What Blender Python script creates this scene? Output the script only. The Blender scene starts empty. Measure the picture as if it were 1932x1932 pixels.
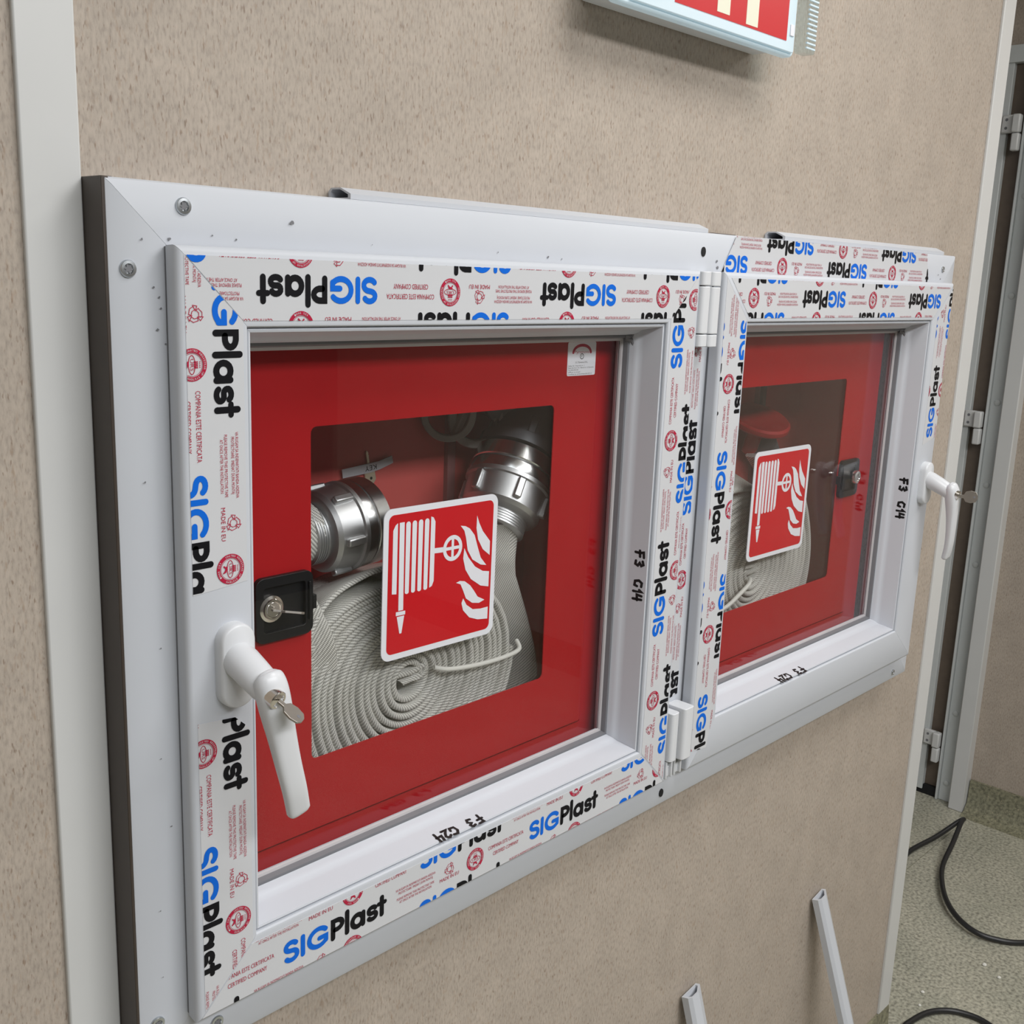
import bpy, bmesh, math, random
from mathutils import Vector, Matrix
random.seed(7)
sc = bpy.context.scene
COL = sc.collection
Z0 = 1.56            # everything below is modelled with the sash top at z=0; lifted so the floor is z=0 at the end

# ------------------------------------------------------------------ camera / world / lights / exposure
cd = bpy.data.cameras.new('camera'); cam = bpy.data.objects.new('camera', cd); COL.objects.link(cam)
yaw, pit, rol = 0.814190130, -0.216707536, 0.0381430786
Fv = Vector((math.sin(yaw)*math.cos(pit), math.cos(yaw)*math.cos(pit), math.sin(pit)))
Rv = Vector((math.cos(yaw), -math.sin(yaw), 0)); Uv = Rv.cross(Fv)
R2 = Rv*math.cos(rol)+Uv*math.sin(rol); U2 = -Rv*math.sin(rol)+Uv*math.cos(rol)
cam.matrix_world = Matrix(((R2.x, U2.x, -Fv.x, -0.399148915), (R2.y, U2.y, -Fv.y, -0.710301734), (R2.z, U2.z, -Fv.z, -0.0111637438), (0, 0, 0, 1)))
cd.sensor_width = 36.0; cd.sensor_fit = 'HORIZONTAL'; cd.lens = 36.0*2040.871/1932.0
cd.clip_start = 0.01; cd.clip_end = 60
sc.camera = cam
w = bpy.data.worlds.new('world'); sc.world = w; w.use_nodes = True
w.node_tree.nodes['Background'].inputs[0].default_value = (0.80, 0.84, 0.90, 1)
w.node_tree.nodes['Background'].inputs[1].default_value = 0.30
def area(name, loc, rot, sx, sy, power, col):
    l = bpy.data.lights.new(name, 'AREA'); l.shape = 'RECTANGLE'; l.size = sx; l.size_y = sy; l.energy = power; l.color = col
    o = bpy.data.objects.new(name, l); o.location = loc; o.rotation_euler = rot; COL.objects.link(o); return o
area('ceiling_and_fill_lamp', (0.75, -0.72, 0.96), (0, 0, 0), 0.6, 0.6, 9.8, (1.0, 0.985, 0.96))
area('ceiling_and_fill_lamp', (-0.8, -1.00, 0.96), (0, 0, 0), 0.6, 0.6, 3.2, (0.90, 0.965, 1.0))
area('ceiling_and_fill_lamp', (0.40, -1.85, 0.96), (0, 0, 0), 2.4, 0.5, 57, (0.98, 0.985, 1.0))  # fill light added behind the camera for frontal brightness; no such fixture known
area('ceiling_and_fill_lamp', (2.25, -0.75, 0.96), (0, 0, 0), 0.6, 0.6, 9, (1.0, 0.98, 0.94))
vs = sc.view_settings; vs.view_transform = 'Standard'; vs.look = 'None'; vs.gamma = 1.0; vs.exposure = 0.22; vs.use_curve_mapping = False

# ------------------------------------------------------------------ materials
def nt(name):
    m = bpy.data.materials.new(name); m.use_nodes = True
    t = m.node_tree; return m, t.nodes, t.links, t.nodes['Principled BSDF']
def plain(name, col, rough=0.5, metal=0.0, spec=0.5, noise=0.0, nscale=40.0, bump=0.0, coat=0.0):
    m, N, L, P = nt(name)
    P.inputs['Base Color'].default_value = (*col, 1); P.inputs['Roughness'].default_value = rough
    P.inputs['Metallic'].default_value = metal; P.inputs['Specular IOR Level'].default_value = spec
    P.inputs['Coat Weight'].default_value = coat
    if noise or bump:
        g = N.new('ShaderNodeNewGeometry'); n = N.new('ShaderNodeTexNoise'); n.inputs['Scale'].default_value = nscale; n.inputs['Detail'].default_value = 4
        L.new(g.outputs['Position'], n.inputs['Vector'])
        if noise:
            r = N.new('ShaderNodeMix'); r.data_type = 'RGBA'
            r.inputs[6].default_value = (*[c*(1-noise) for c in col], 1); r.inputs[7].default_value = (*[min(1, c*(1+noise)) for c in col], 1)
            L.new(n.outputs['Fac'], r.inputs[0]); L.new(r.outputs[2], P.inputs['Base Color'])
        if bump:
            b = N.new('ShaderNodeBump'); b.inputs['Strength'].default_value = bump; b.inputs['Distance'].default_value = 0.002
            L.new(n.outputs['Fac'], b.inputs['Height']); L.new(b.outputs['Normal'], P.inputs['Normal'])
    return m
def ramp(N, stops):
    r = N.new('ShaderNodeValToRGB'); e = r.color_ramp.elements
    while len(e) < len(stops): e.new(0.5)
    for i, (p, c) in enumerate(stops): e[i].position = p; e[i].color = (*c, 1)
    return r
def wall_material(name, tint):
    m, N, L, P = nt(name)
    g = N.new('ShaderNodeNewGeometry')
    def nz(scale, zs, detail=3):
        mp = N.new('ShaderNodeMapping'); mp.inputs['Scale'].default_value = (1, 1, zs); L.new(g.outputs['Position'], mp.inputs['Vector'])
        n = N.new('ShaderNodeTexNoise'); n.inputs['Scale'].default_value = scale; n.inputs['Detail'].default_value = detail
        L.new(mp.outputs[0], n.inputs['Vector']); return n
    a = nz(400, 0.34); b = nz(22, 0.8, 4); c = nz(470, 0.27, 2); d = nz(300, 0.32, 2)
    r = ramp(N, [(0.30, [x*0.80 for x in tint]), (0.48, tint), (0.72, [min(1, x*1.13) for x in tint])]); L.new(a.outputs['Fac'], r.inputs[0])
    # darker brown flecks, sparse
    fl = ramp(N, [(0.61, (0, 0, 0)), (0.72, (0.85, 0.85, 0.85))]); L.new(c.outputs['Fac'], fl.inputs[0])
    mx = N.new('ShaderNodeMix'); mx.data_type = 'RGBA'; mx.inputs[7].default_value = (tint[0]*0.58, tint[1]*0.50, tint[2]*0.45, 1)
    L.new(fl.outputs[0], mx.inputs[0]); L.new(r.outputs[0], mx.inputs[6])
    fl2 = ramp(N, [(0.60, (0, 0, 0)), (0.76, (0.6, 0.6, 0.6))]); L.new(d.outputs['Fac'], fl2.inputs[0])
    m3 = N.new('ShaderNodeMix'); m3.data_type = 'RGBA'; m3.inputs[7].default_value = (tint[0]*0.80, tint[1]*0.68, tint[2]*0.58, 1)
    L.new(fl2.outputs[0], m3.inputs[0]); L.new(mx.outputs[2], m3.inputs[6])
    r2 = ramp(N, [(0.3, (0.93, 0.93, 0.93)), (0.7, (1.05, 1.05, 1.05))]); L.new(b.outputs['Fac'], r2.inputs[0])
    m2 = N.new('ShaderNodeMix'); m2.data_type = 'RGBA'; m2.blend_type = 'MULTIPLY'; m2.inputs[0].default_value = 1
    L.new(m3.outputs[2], m2.inputs[6]); L.new(r2.outputs[0], m2.inputs[7]); L.new(m2.outputs[2], P.inputs['Base Color'])
    bp = N.new('ShaderNodeBump'); bp.inputs['Strength'].default_value = 0.25; bp.inputs['Distance'].default_value = 0.001
    L.new(a.outputs['Fac'], bp.inputs['Height']); L.new(bp.outputs['Normal'], P.inputs['Normal'])
    P.inputs['Roughness'].default_value = 0.55; P.inputs['Specular IOR Level'].default_value = 0.35
    return m
def floor_material(name, tint):
    m, N, L, P = nt(name)
    g = N.new('ShaderNodeNewGeometry')
    def nz(scale, detail): 
        n = N.new('ShaderNodeTexNoise'); n.inputs['Scale'].default_value = scale; n.inputs['Detail'].default_value = detail
        L.new(g.outputs['Position'], n.inputs['Vector']); return n
    a = nz(130, 5); b = nz(6, 3); c = nz(260, 2)
    r = ramp(N, [(0.32, [x*0.55 for x in tint]), (0.5, tint), (0.68, [min(1, x*1.35) for x in tint])]); L.new(a.outputs['Fac'], r.inputs[0])
    r2 = ramp(N, [(0.3, (0.85, 0.86, 0.83)), (0.7, (1.1, 1.08, 1.05))]); L.new(b.outputs['Fac'], r2.inputs[0])
    m2 = N.new('ShaderNodeMix'); m2.data_type = 'RGBA'; m2.blend_type = 'MULTIPLY'; m2.inputs[0].default_value = 1
    L.new(r.outputs[0], m2.inputs[6]); L.new(r2.outputs[0], m2.inputs[7])
    f = ramp(N, [(0.66, (0, 0, 0)), (0.72, (1, 1, 1))]); L.new(c.outputs['Fac'], f.inputs[0])
    m3 = N.new('ShaderNodeMix'); m3.data_type = 'RGBA'; m3.inputs[7].default_value = (0.42, 0.36, 0.24, 1)
    L.new(f.outputs[0], m3.inputs[0]); L.new(m2.outputs[2], m3.inputs[6]); L.new(m3.outputs[2], P.inputs['Base Color'])
    P.inputs['Roughness'].default_value = 0.42
    return m
def hose_material(name):
    m, N, L, P = nt(name)
    uv = N.new('ShaderNodeUVMap'); uv.uv_map = 'UVMap'
    def wave(rot, sc_):
        mp = N.new('ShaderNodeMapping'); mp.inputs['Rotation'].default_value = (0, 0, rot); L.new(uv.outputs[0], mp.inputs['Vector'])
        wv = N.new('ShaderNodeTexWave'); wv.inputs['Scale'].default_value = sc_; wv.inputs['Distortion'].default_value = 0.6; wv.inputs['Detail'].default_value = 1
        L.new(mp.outputs[0], wv.inputs['Vector']); return wv
    a = wave(0.62, 105); b = wave(-0.95, 210)
    mx = N.new('ShaderNodeMix'); mx.data_type = 'FLOAT'; mx.inputs[0].default_value = 0.38
    L.new(a.outputs['Fac'], mx.inputs[2]); L.new(b.outputs['Fac'], mx.inputs[3])
    g = N.new('ShaderNodeNewGeometry'); n = N.new('ShaderNodeTexNoise'); n.inputs['Scale'].default_value = 30; L.new(g.outputs['Position'], n.inputs['Vector'])
    r = ramp(N, [(0.12, (0.24, 0.235, 0.22)), (0.42, (0.60, 0.59, 0.55)), (0.85, (0.90, 0.89, 0.84))]); L.new(mx.outputs[0], r.inputs[0])
    r2 = ramp(N, [(0.3, (0.88, 0.87, 0.85)), (0.7, (1, 1, 1))]); L.new(n.outputs['Fac'], r2.inputs[0])
    m2 = N.new('ShaderNodeMix'); m2.data_type = 'RGBA'; m2.blend_type = 'MULTIPLY'; m2.inputs[0].default_value = 1
    L.new(r.outputs[0], m2.inputs[6]); L.new(r2.outputs[0], m2.inputs[7]); L.new(m2.outputs[2], P.inputs['Base Color'])
    bp = N.new('ShaderNodeBump'); bp.inputs['Strength'].default_value = 0.7; bp.inputs['Distance'].default_value = 0.0008
    L.new(mx.outputs[0], bp.inputs['Height']); L.new(bp.outputs['Normal'], P.inputs['Normal'])
    P.inputs['Roughness'].default_value = 0.6; P.inputs['Sheen Weight'].default_value = 0.15
    return m
def glass_material(name, tint, ior=1.5, rough=0.0):
    m = bpy.data.materials.new(name); m.use_nodes = True; N = m.node_tree.nodes; L = m.node_tree.links; N.clear()
    o = N.new('ShaderNodeOutputMaterial'); t = N.new('ShaderNodeBsdfTransparent'); t.inputs[0].default_value = (*tint, 1)
    g = N.new('ShaderNodeBsdfGlossy'); g.inputs['Roughness'].default_value = rough; lw = N.new('ShaderNodeLayerWeight'); lw.inputs[0].default_value = 0.5
    f0 = ((ior-1)/(ior+1))**2
    pw = N.new('ShaderNodeMath'); pw.operation = 'POWER'; pw.inputs[1].default_value = 5; L.new(lw.outputs['Facing'], pw.inputs[0])
    f = N.new('ShaderNodeMath'); f.operation = 'MULTIPLY_ADD'; f.inputs[1].default_value = 1-f0; f.inputs[2].default_value = f0; L.new(pw.outputs[0], f.inputs[0])
    x = N.new('ShaderNodeMixShader'); L.new(f.outputs[0], x.inputs[0]); L.new(t.outputs[0], x.inputs[1]); L.new(g.outputs[0], x.inputs[2]); L.new(x.outputs[0], o.inputs['Surface'])
    return m
def emis(name, col, strength, base=None):
    m, N, L, P = nt(name); P.inputs['Base Color'].default_value = (*(base or col), 1); P.inputs['Emission Color'].default_value = (*col, 1); P.inputs['Emission Strength'].default_value = strength
    P.inputs['Roughness'].default_value = 0.3; return m

M = dict(
    wall=wall_material('beige_flecked_wallboard', (0.425, 0.365, 0.308)),
    dwall=plain('dark_corridor_wall', (0.12, 0.115, 0.11), 0.6, noise=0.1),
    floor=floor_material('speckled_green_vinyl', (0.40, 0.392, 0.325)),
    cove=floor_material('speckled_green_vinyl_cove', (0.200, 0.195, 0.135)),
    ceil=plain('ceiling_white', (0.75, 0.75, 0.73), 0.8, noise=0.03),
    pvc=plain('white_pvc', (0.555, 0.578, 0.622), 0.45, spec=0.25, noise=0.025, nscale=9),
    pvcs=plain('satin_white_plastic', (0.66, 0.675, 0.70), 0.32, noise=0.015, nscale=20),
    film=plain('white_protective_film', (0.585, 0.595, 0.618), 0.34, spec=0.35, noise=0.02, nscale=15),
    strip=plain('cream_cover_strip', (0.62, 0.625, 0.62), 0.35, noise=0.03, nscale=14),
    grey=plain('light_grey_steel_frame', (0.60, 0.63, 0.63), 0.4, noise=0.04),
    brown=plain('dark_brown_laminate', (0.050, 0.037, 0.029), 0.45, noise=0.2, nscale=60),
    bdoor=plain('brown_door_board', (0.125, 0.095, 0.072), 0.5, noise=0.2, nscale=50),
    gasket=plain('dark_grey_rubber', (0.17, 0.172, 0.185), 0.5, noise=0.1),
    lipg=plain('pale_rubber_lip', (0.45, 0.43, 0.44), 0.45, noise=0.1),
    black=plain('black_plastic', (0.008, 0.008, 0.009), 0.38, spec=0.28, noise=0.2, nscale=300),
    hole=plain('dark_hole', (0.006, 0.006, 0.007), 0.8, noise=0.1),
    red=plain('red_painted_steel', (0.36, 0.008, 0.011), 0.42, spec=0.22, noise=0.05, nscale=25),
    redin=plain('red_painted_steel_inside', (0.62, 0.10, 0.09), 0.5, noise=0.06, nscale=20),
    signred=plain('signal_red_print', (0.56, 0.007, 0.014), 0.4, spec=0.2, noise=0.03),
    signwhite=plain('white_print', (0.80, 0.81, 0.86), 0.3, noise=0.015),
    ink_blue=plain('blue_ink', (0.004, 0.130, 0.63), 0.5, spec=0.15, noise=0.03),
    ink_black=plain('black_ink', (0.006, 0.006, 0.008), 0.5, spec=0.15, noise=0.1),
    ink_red=plain('crimson_ink', (0.42, 0.016, 0.05), 0.5, spec=0.15, noise=0.03),
    marker=plain('black_marker_ink', (0.004, 0.004, 0.005), 0.4, noise=0.1),
    steel=plain('zinc_plated_steel', (0.55, 0.58, 0.60), 0.32, 1.0, noise=0.12, nscale=200),
    chrome=plain('nickel_plate', (0.74, 0.71, 0.67), 0.16, 1.0, noise=0.05, nscale=90),
    alu=plain('cast_aluminium', (0.60, 0.605, 0.61), 0.46, 1.0, noise=0.10, nscale=60, bump=0.06),
    alub=plain('bright_turned_aluminium', (0.80, 0.80, 0.80), 0.22, 1.0, noise=0.04, nscale=60),
    dalu=plain('dull_valve_casting', (0.16, 0.165, 0.175), 0.5, 0.6, noise=0.15, nscale=60, bump=0.1),
    keym=plain('worn_steel_key', (0.40, 0.375, 0.34), 0.38, 0.9, noise=0.1, nscale=120),
    keyp=plain('pale_brass_key', (0.62, 0.55, 0.42), 0.3, 0.7, noise=0.06, nscale=120),
    paper=plain('grey_paper_tape', (0.50, 0.50, 0.53), 0.6, noise=0.05, nscale=60),
    greyp=plain('grey_plastic', (0.30, 0.305, 0.28), 0.4, noise=0.05),
    rail=plain('pale_reflection_pink', (0.30, 0.13, 0.13), 0.5, noise=0.06),  # tone of a pane reflection, put into a solid strip
    tie=plain('translucent_cable_tie', (0.72, 0.71, 0.66), 0.35, noise=0.03),
    hose=hose_material('woven_hose_jacket'),
    glass=glass_material('clear_glazing', (0.992, 0.995, 0.995), 1.38),
    acryl=glass_material('acrylic_door_pane', (0.985, 0.985, 0.985), 1.36),
    clearp=glass_material('clear_prismatic_cover', (0.86, 0.93, 0.95), 1.45, 0.08),
    cable=plain('black_cable_sheath', (0.018, 0.018, 0.019), 0.38, noise=0.2, nscale=80),
    crumb=plain('white_plaster_crumb', (0.75, 0.74, 0.68), 0.8, noise=0.05),
    lum=plain('luminaire_white_plastic', (0.74, 0.78, 0.82), 0.3, noise=0.02),
    lit_blue=emis('lit_cool_diffuser', (0.50, 0.78, 0.92), 0.20, (0.55, 0.62, 0.66)),
    lit_red=emis('lit_red_panel', (0.85, 0.035, 0.045), 0.40, (0.22, 0.01, 0.012)),
    lit_white=emis('lit_pale_pictogram', (0.85, 0.82, 0.66), 0.22, (0.6, 0.59, 0.48)),
    lit_green=emis('lit_green_indicator', (0.05, 0.75, 0.40), 0.7),
)

# ------------------------------------------------------------------ mesh helpers
WORLD = {}     # world location of an Empty
class MB:
    def __init__(s): s.v = []; s.f = []; s.m = []; s.uv = None
    def poly(s, pts, mat=0):
        i = len(s.v); s.v += [tuple(p) for p in pts]; s.f.append(tuple(range(i, i+len(pts)))); s.m.append(mat)
    def box(s, x0, x1, y0, y1, z0, z1, mat=0):
        i = len(s.v); s.v += [(x, y, z) for z in (z0, z1) for y in (y0, y1) for x in (x0, x1)]
        for f in ((0, 2, 3, 1), (4, 5, 7, 6), (0, 1, 5, 4), (2, 6, 7, 3), (0, 4, 6, 2), (1, 3, 7, 5)):
            s.f.append(tuple(i+k for k in f)); s.m.append(mat)
    def loft(s, rings, mat=0, caps=True, closed=False):
        n = len(rings[0]); i = len(s.v)
        for r in rings: s.v += [tuple(p) for p in r]
        K = len(rings)
        for k in range(K if closed else K-1):
            a = i+k*n; b = i+((k+1) % K)*n
            for j in range(n):
                s.f.append((a+j, a+(j+1) % n, b+(j+1) % n, b+j)); s.m.append(mat)
        if caps and not closed:
            s.f.append(tuple(i+j for j in range(n))[::-1]); s.m.append(mat)
            s.f.append(tuple(i+(K-1)*n+j for j in range(n))); s.m.append(mat)
    def tube(s, path, r, n=10, mat=0):
        P = [Vector(p) for p in path]; rings = []; ref = None
        for k, p in enumerate(P):
            t = (P[min(k+1, len(P)-1)]-P[max(k-1, 0)]).normalized()
            if ref is None: ref = t.orthogonal().normalized()
            ref = (ref-t*ref.dot(t)).normalized(); b = t.cross(ref)
            rr = r[k] if isinstance(r, (list, tuple)) else r
            rings.append([p+(ref*math.cos(2*math.pi*j/n)+b*math.sin(2*math.pi*j/n))*rr for j in range(n)])
        s.loft(rings, mat)
    def lathe(s, o, axis, prof, n=40, mat=0, caps=True):
        o = Vector(o); a = Vector(axis).normalized(); u = a.orthogonal().normalized(); v = a.cross(u)
        s.loft([[o+a*t+(u*math.cos(2*math.pi*j/n)+v*math.sin(2*math.pi*j/n))*r for j in range(n)] for t, r in prof], mat, caps)
    def slab(s, pts2, y0, y1, mat=0):      # xz outline extruded along y
        s.loft([[(x, y0, z) for x, z in pts2], [(x, y1, z) for x, z in pts2]], mat)
    def ring_plate(s, outer, inner, y0, y1, mat=0):   # two xz outlines with the same point count
        n = len(outer); i = len(s.v)
        for y in (y0, y1):
            s.v += [(x, y, z) for x, z in outer]; s.v += [(x, y, z) for x, z in inner]
        for j in range(n):
            k = (j+1) % n
            for q in ((j, k, n+k, n+j), (2*n+k, 2*n+j, 3*n+j, 3*n+k), (k, j, 2*n+j, 2*n+k), (n+j, n+k, 3*n+k, 3*n+j)):
                s.f.append(tuple(i+a for a in q)); s.m.append(mat)
    def obox(s, c, ax, half, mat=0):      # oriented box
        c = Vector(c); A = [Vector(a).normalized() for a in ax]; i = len(s.v)
        s.v += [tuple(c+A[0]*half[0]*x+A[1]*half[1]*y+A[2]*half[2]*z) for z in (-1, 1) for y in (-1, 1) for x in (-1, 1)]
        for f in ((0, 2, 3, 1), (4, 5, 7, 6), (0, 1, 5, 4), (2, 6, 7, 3), (0, 4, 6, 2), (1, 3, 7, 5)):
            s.f.append(tuple(i+k for k in f)); s.m.append(mat)
    def build(s, name, mats, parent=None, bevel=0.0, seg=2, smooth=35, label=None, recalc=True):
        me = bpy.data.meshes.new(name)
        if parent is not None: off = Vector(WORLD[parent.name])
        else:
            xs = [p[0] for p in s.v]; ys = [p[1] for p in s.v]; zs = [p[2] for p in s.v]
            off = Vector(((min(xs)+max(xs))/2, (min(ys)+max(ys))/2, min(zs)))
        me.from_pydata([tuple(Vector(p)-off) for p in s.v], [], s.f)
        for m in (mats if isinstance(mats, (list, tuple)) else [mats]): me.materials.append(m)
        me.polygons.foreach_set('material_index', s.m)
        if s.uv is not None:
            ul = me.uv_layers.new(name='UVMap')
            for li, l in enumerate(me.loops): ul.data[li].uv = s.uv[li]
        if recalc:
            bm = bmesh.new(); bm.from_mesh(me); bmesh.ops.recalc_face_normals(bm, faces=bm.faces); bm.to_mesh(me); bm.free()
        if smooth:
            me.polygons.foreach_set('use_smooth', [True]*len(me.polygons)); me.set_sharp_from_angle(angle=math.radians(smooth))
        o = bpy.data.objects.new(name, me); COL.objects.link(o)
        if parent is not None: o.parent = parent; WORLD[o.name] = tuple(off)
        else: o.location = off; WORLD[o.name] = tuple(off)
        if bevel:
            b = o.modifiers.new('bevel', 'BEVEL'); b.width = bevel; b.segments = seg; b.limit_method = 'ANGLE'; b.angle_limit = math.radians(40); b.harden_normals = False
        if label: o['label'] = label
        return o
def tag(o, label, cat, group=None):
    o['label'] = label; o['category'] = cat
    if group: o['group'] = group
    return o
def thing(name, label, cat, loc, group=None):
    o = bpy.data.objects.new(name, None); COL.objects.link(o); o.location = loc; o.empty_display_size = 0.05; WORLD[o.name] = tuple(loc)
    return tag(o, label, cat, group)
def struct(o): o['kind'] = 'structure'; return o
def rrect(x0, x1, z0, z1, r, n=6):
    p = []
    for cx, cz, a0 in ((x1-r, z1-r, 0), (x0+r, z1-r, 90), (x0+r, z0+r, 180), (x1-r, z0+r, 270)):
        for k in range(n+1):
            a = math.radians(a0+90*k/n); p.append((cx+r*math.cos(a), cz+r*math.sin(a)))
    return p
def catmull(P, n=8):
    P = [Vector(p) for p in P]; out = []
    for i in range(len(P)-1):
        p0 = P[max(i-1, 0)]; p1 = P[i]; p2 = P[i+1]; p3 = P[min(i+2, len(P)-1)]
        for k in range(n):
            t = k/n; out.append(0.5*((2*p1)+(p2-p0)*t+(2*p0-5*p1+4*p2-p3)*t*t+(3*p1-p0-3*p2+p3)*t**3))
    out.append(P[-1]); return out
def mitred_frame(mb, prof, x0, x1, z0, z1, mat=0, gap=0.00012, mats=None):
    """four bars with mitred ends; prof = closed list of (inset, y)"""
    for side in range(4):
        A, B = [], []
        for s_, y in prof:
            if side == 0: A.append((x0+s_+gap, y, z1-s_)); B.append((x1-s_-gap, y, z1-s_))
            if side == 1: A.append((x1-s_, y, z1-s_-gap)); B.append((x1-s_, y, z0+s_+gap))
            if side == 2: A.append((x1-s_-gap, y, z0+s_)); B.append((x0+s_+gap, y, z0+s_))
            if side == 3: A.append((x0+s_, y, z0+s_+gap)); B.append((x0+s_, y, z1-s_-gap))
        mb.loft([A, B], mat)

# ------------------------------------------------------------------ 2D print helpers
def arc(cx, cy, rx, ry, a0, a1, n=10):
    return [(cx+rx*math.cos(math.radians(a0+(a1-a0)*k/n)), cy+ry*math.sin(math.radians(a0+(a1-a0)*k/n))) for k in range(n+1)]
def stroke(pts, wd):
    """non-overlapping convex pieces of a thick polyline: mitred quads and round ends"""
    P = [Vector((p[0], p[1])) for p in pts]; r = wd/2
    P = [p for k, p in enumerate(P) if k == 0 or (p-P[k-1]).length > 1e-9]
    loop = (P[0]-P[-1]).length < 1e-6 and len(P) > 3
    if loop: P = P[:-1]
    n = len(P); D = [(P[(k+1) % n]-P[k]).normalized() for k in range(n if loop else n-1)]
    L_, R_ = [], []
    for k in range(n):
        a = D[k-1] if (k > 0 or loop) else D[0]; b = D[k] if k < len(D) else D[-1]
        na, nb = Vector((-a.y, a.x)), Vector((-b.y, b.x)); m = na+nb
        m = m.normalized() if m.length > 1e-6 else nb
        c = max(0.45, m.dot(nb)); L_.append(P[k]+m*(r/c)); R_.append(P[k]-m*(r/c))
    out = []
    for k in range(n if loop else n-1):
        j = (k+1) % n; out.append([tuple(L_[k]), tuple(R_[k]), tuple(R_[j]), tuple(L_[j])])
    if not loop:
        for p, d in ((P[0], -D[0]), (P[-1], D[-1])):
            a0 = math.atan2(d.y, d.x)-math.pi/2
            out.append([(p.x+r*math.cos(a0+math.pi*q/7), p.y+r*math.sin(a0+math.pi*q/7)) for q in range(8)])
    return out
def clip(poly, edges):
    for (ax, ay, bx, by) in edges:
        if not poly: return poly
        out = []; ex, ey = bx-ax, by-ay
        d = [ex*(p[1]-ay)-ey*(p[0]-ax) for p in poly]
        for i in range(len(poly)):
            j = (i+1) % len(poly)
            if d[i] >= 0: out.append(poly[i])
            if (d[i] >= 0) != (d[j] >= 0):
                t = d[i]/(d[i]-d[j]); out.append((poly[i][0]+(poly[j][0]-poly[i][0])*t, poly[i][1]+(poly[j][1]-poly[i][1])*t))
        poly = out
    return poly
_txt = {}
def text_tris(s):
    if s in _txt: return _txt[s]
    c = bpy.data.curves.new('t', 'FONT'); c.body = s; c.resolution_u = 2; c.size = 1.0
    o = bpy.data.objects.new('t', c); COL.objects.link(o); bpy.context.view_layer.update()
    me = o.evaluated_get(bpy.context.evaluated_depsgraph_get()).to_mesh()
    me.calc_loop_triangles()
    T = [[(me.vertices[i].co.x, me.vertices[i].co.y) for i in t.vertices] for t in me.loop_triangles]
    o.evaluated_get(bpy.context.evaluated_depsgraph_get()).to_mesh_clear()
    bpy.data.objects.remove(o); bpy.data.curves.remove(c)
    xs = [p[0] for t in T for p in t]; ys = [p[1] for t in T for p in t]
    cap = 0.73
    _txt[s] = (T, min(xs), max(xs)); return _txt[s]
def text(s, x, y, width, cap, centre=False, bold=0.0):
    """triangles of a line of text, baseline-left at x,y, scaled to width and cap height"""
    T, a, b = text_tris(s); k = width/(b-a); h = cap/0.70
    if centre: x -= width/2
    out = []
    for t in T:
        q = [(x+(p[0]-a)*k, y+p[1]*h) for p in t]
        out.append(q)
        if bold: out.append([(p[0]+bold, p[1]) for p in q])
    return out

# the printed tape: one unit, in millimetres, S of the word at u=0 on the baseline v=0.  0 blue, 1 black, 2 red
H = 22.0
def letters():
    E = []; lv = [0]
    w1, w2 = 4.7, 5.0
    def add(m, pts, wd):
        lv[0] += 1
        for p in stroke(pts, wd): E.append((m, p, lv[0]))
    r = w1/2
    S = arc(8.3, 15.55, 5.6, 4.1, 28, 180, 8)+arc(8.3, 15.3, 5.6, 3.7, 195, 255, 4)+arc(8.5, 7.0, 5.9, 4.4, 70, 0, 5)+arc(8.5, 6.6, 5.9, 4.25, -12, -150, 8)
    add(0, S, w1)
    add(0, [(20.6, r), (20.6, H-r)], w1)
    G = arc(37.6, H/2, 10.2, H/2-r, 40, 325, 20)
    add(0, G, w1); add(0, [(45.9, 5.2), (45.9, 9.9), (38.6, 9.9)], w1)
    r = w2/2
    add(1, [(53.6, r), (53.6, H-r), (58.0, H-r)]+arc(58.0, H-r-4.6, 6.1, 4.6, 80, -80, 8)+[(58.0, H-r-9.2), (55.9, H-r-9.2)], w2)
    add(1, [(69.6, r-0.7), (69.6, H+0.6)], w2)
    add(1, arc(81.6, 8.5, 6.0, 6.0, 0, 360, 20), w2); add(1, [(88.3, r), (88.3, 14.3)], w2)
    s_ = arc(99.0, 11.7, 4.2, 3.0, 25, 190, 7)+arc(99.0, 11.2, 4.2, 2.9, 205, 250, 3)+arc(99.2, 5.6, 4.6, 3.2, 65, 0, 4)+arc(99.2, 5.3, 4.6, 3.0, -15, -155, 8)
    add(1, s_, w2-0.3)
    add(1, [(110.6, r), (110.6, H-r+0.6)], w2); add(1, [(106.6, 14.3), (114.4, 14.3)], w2-0.5)
    return E
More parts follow.
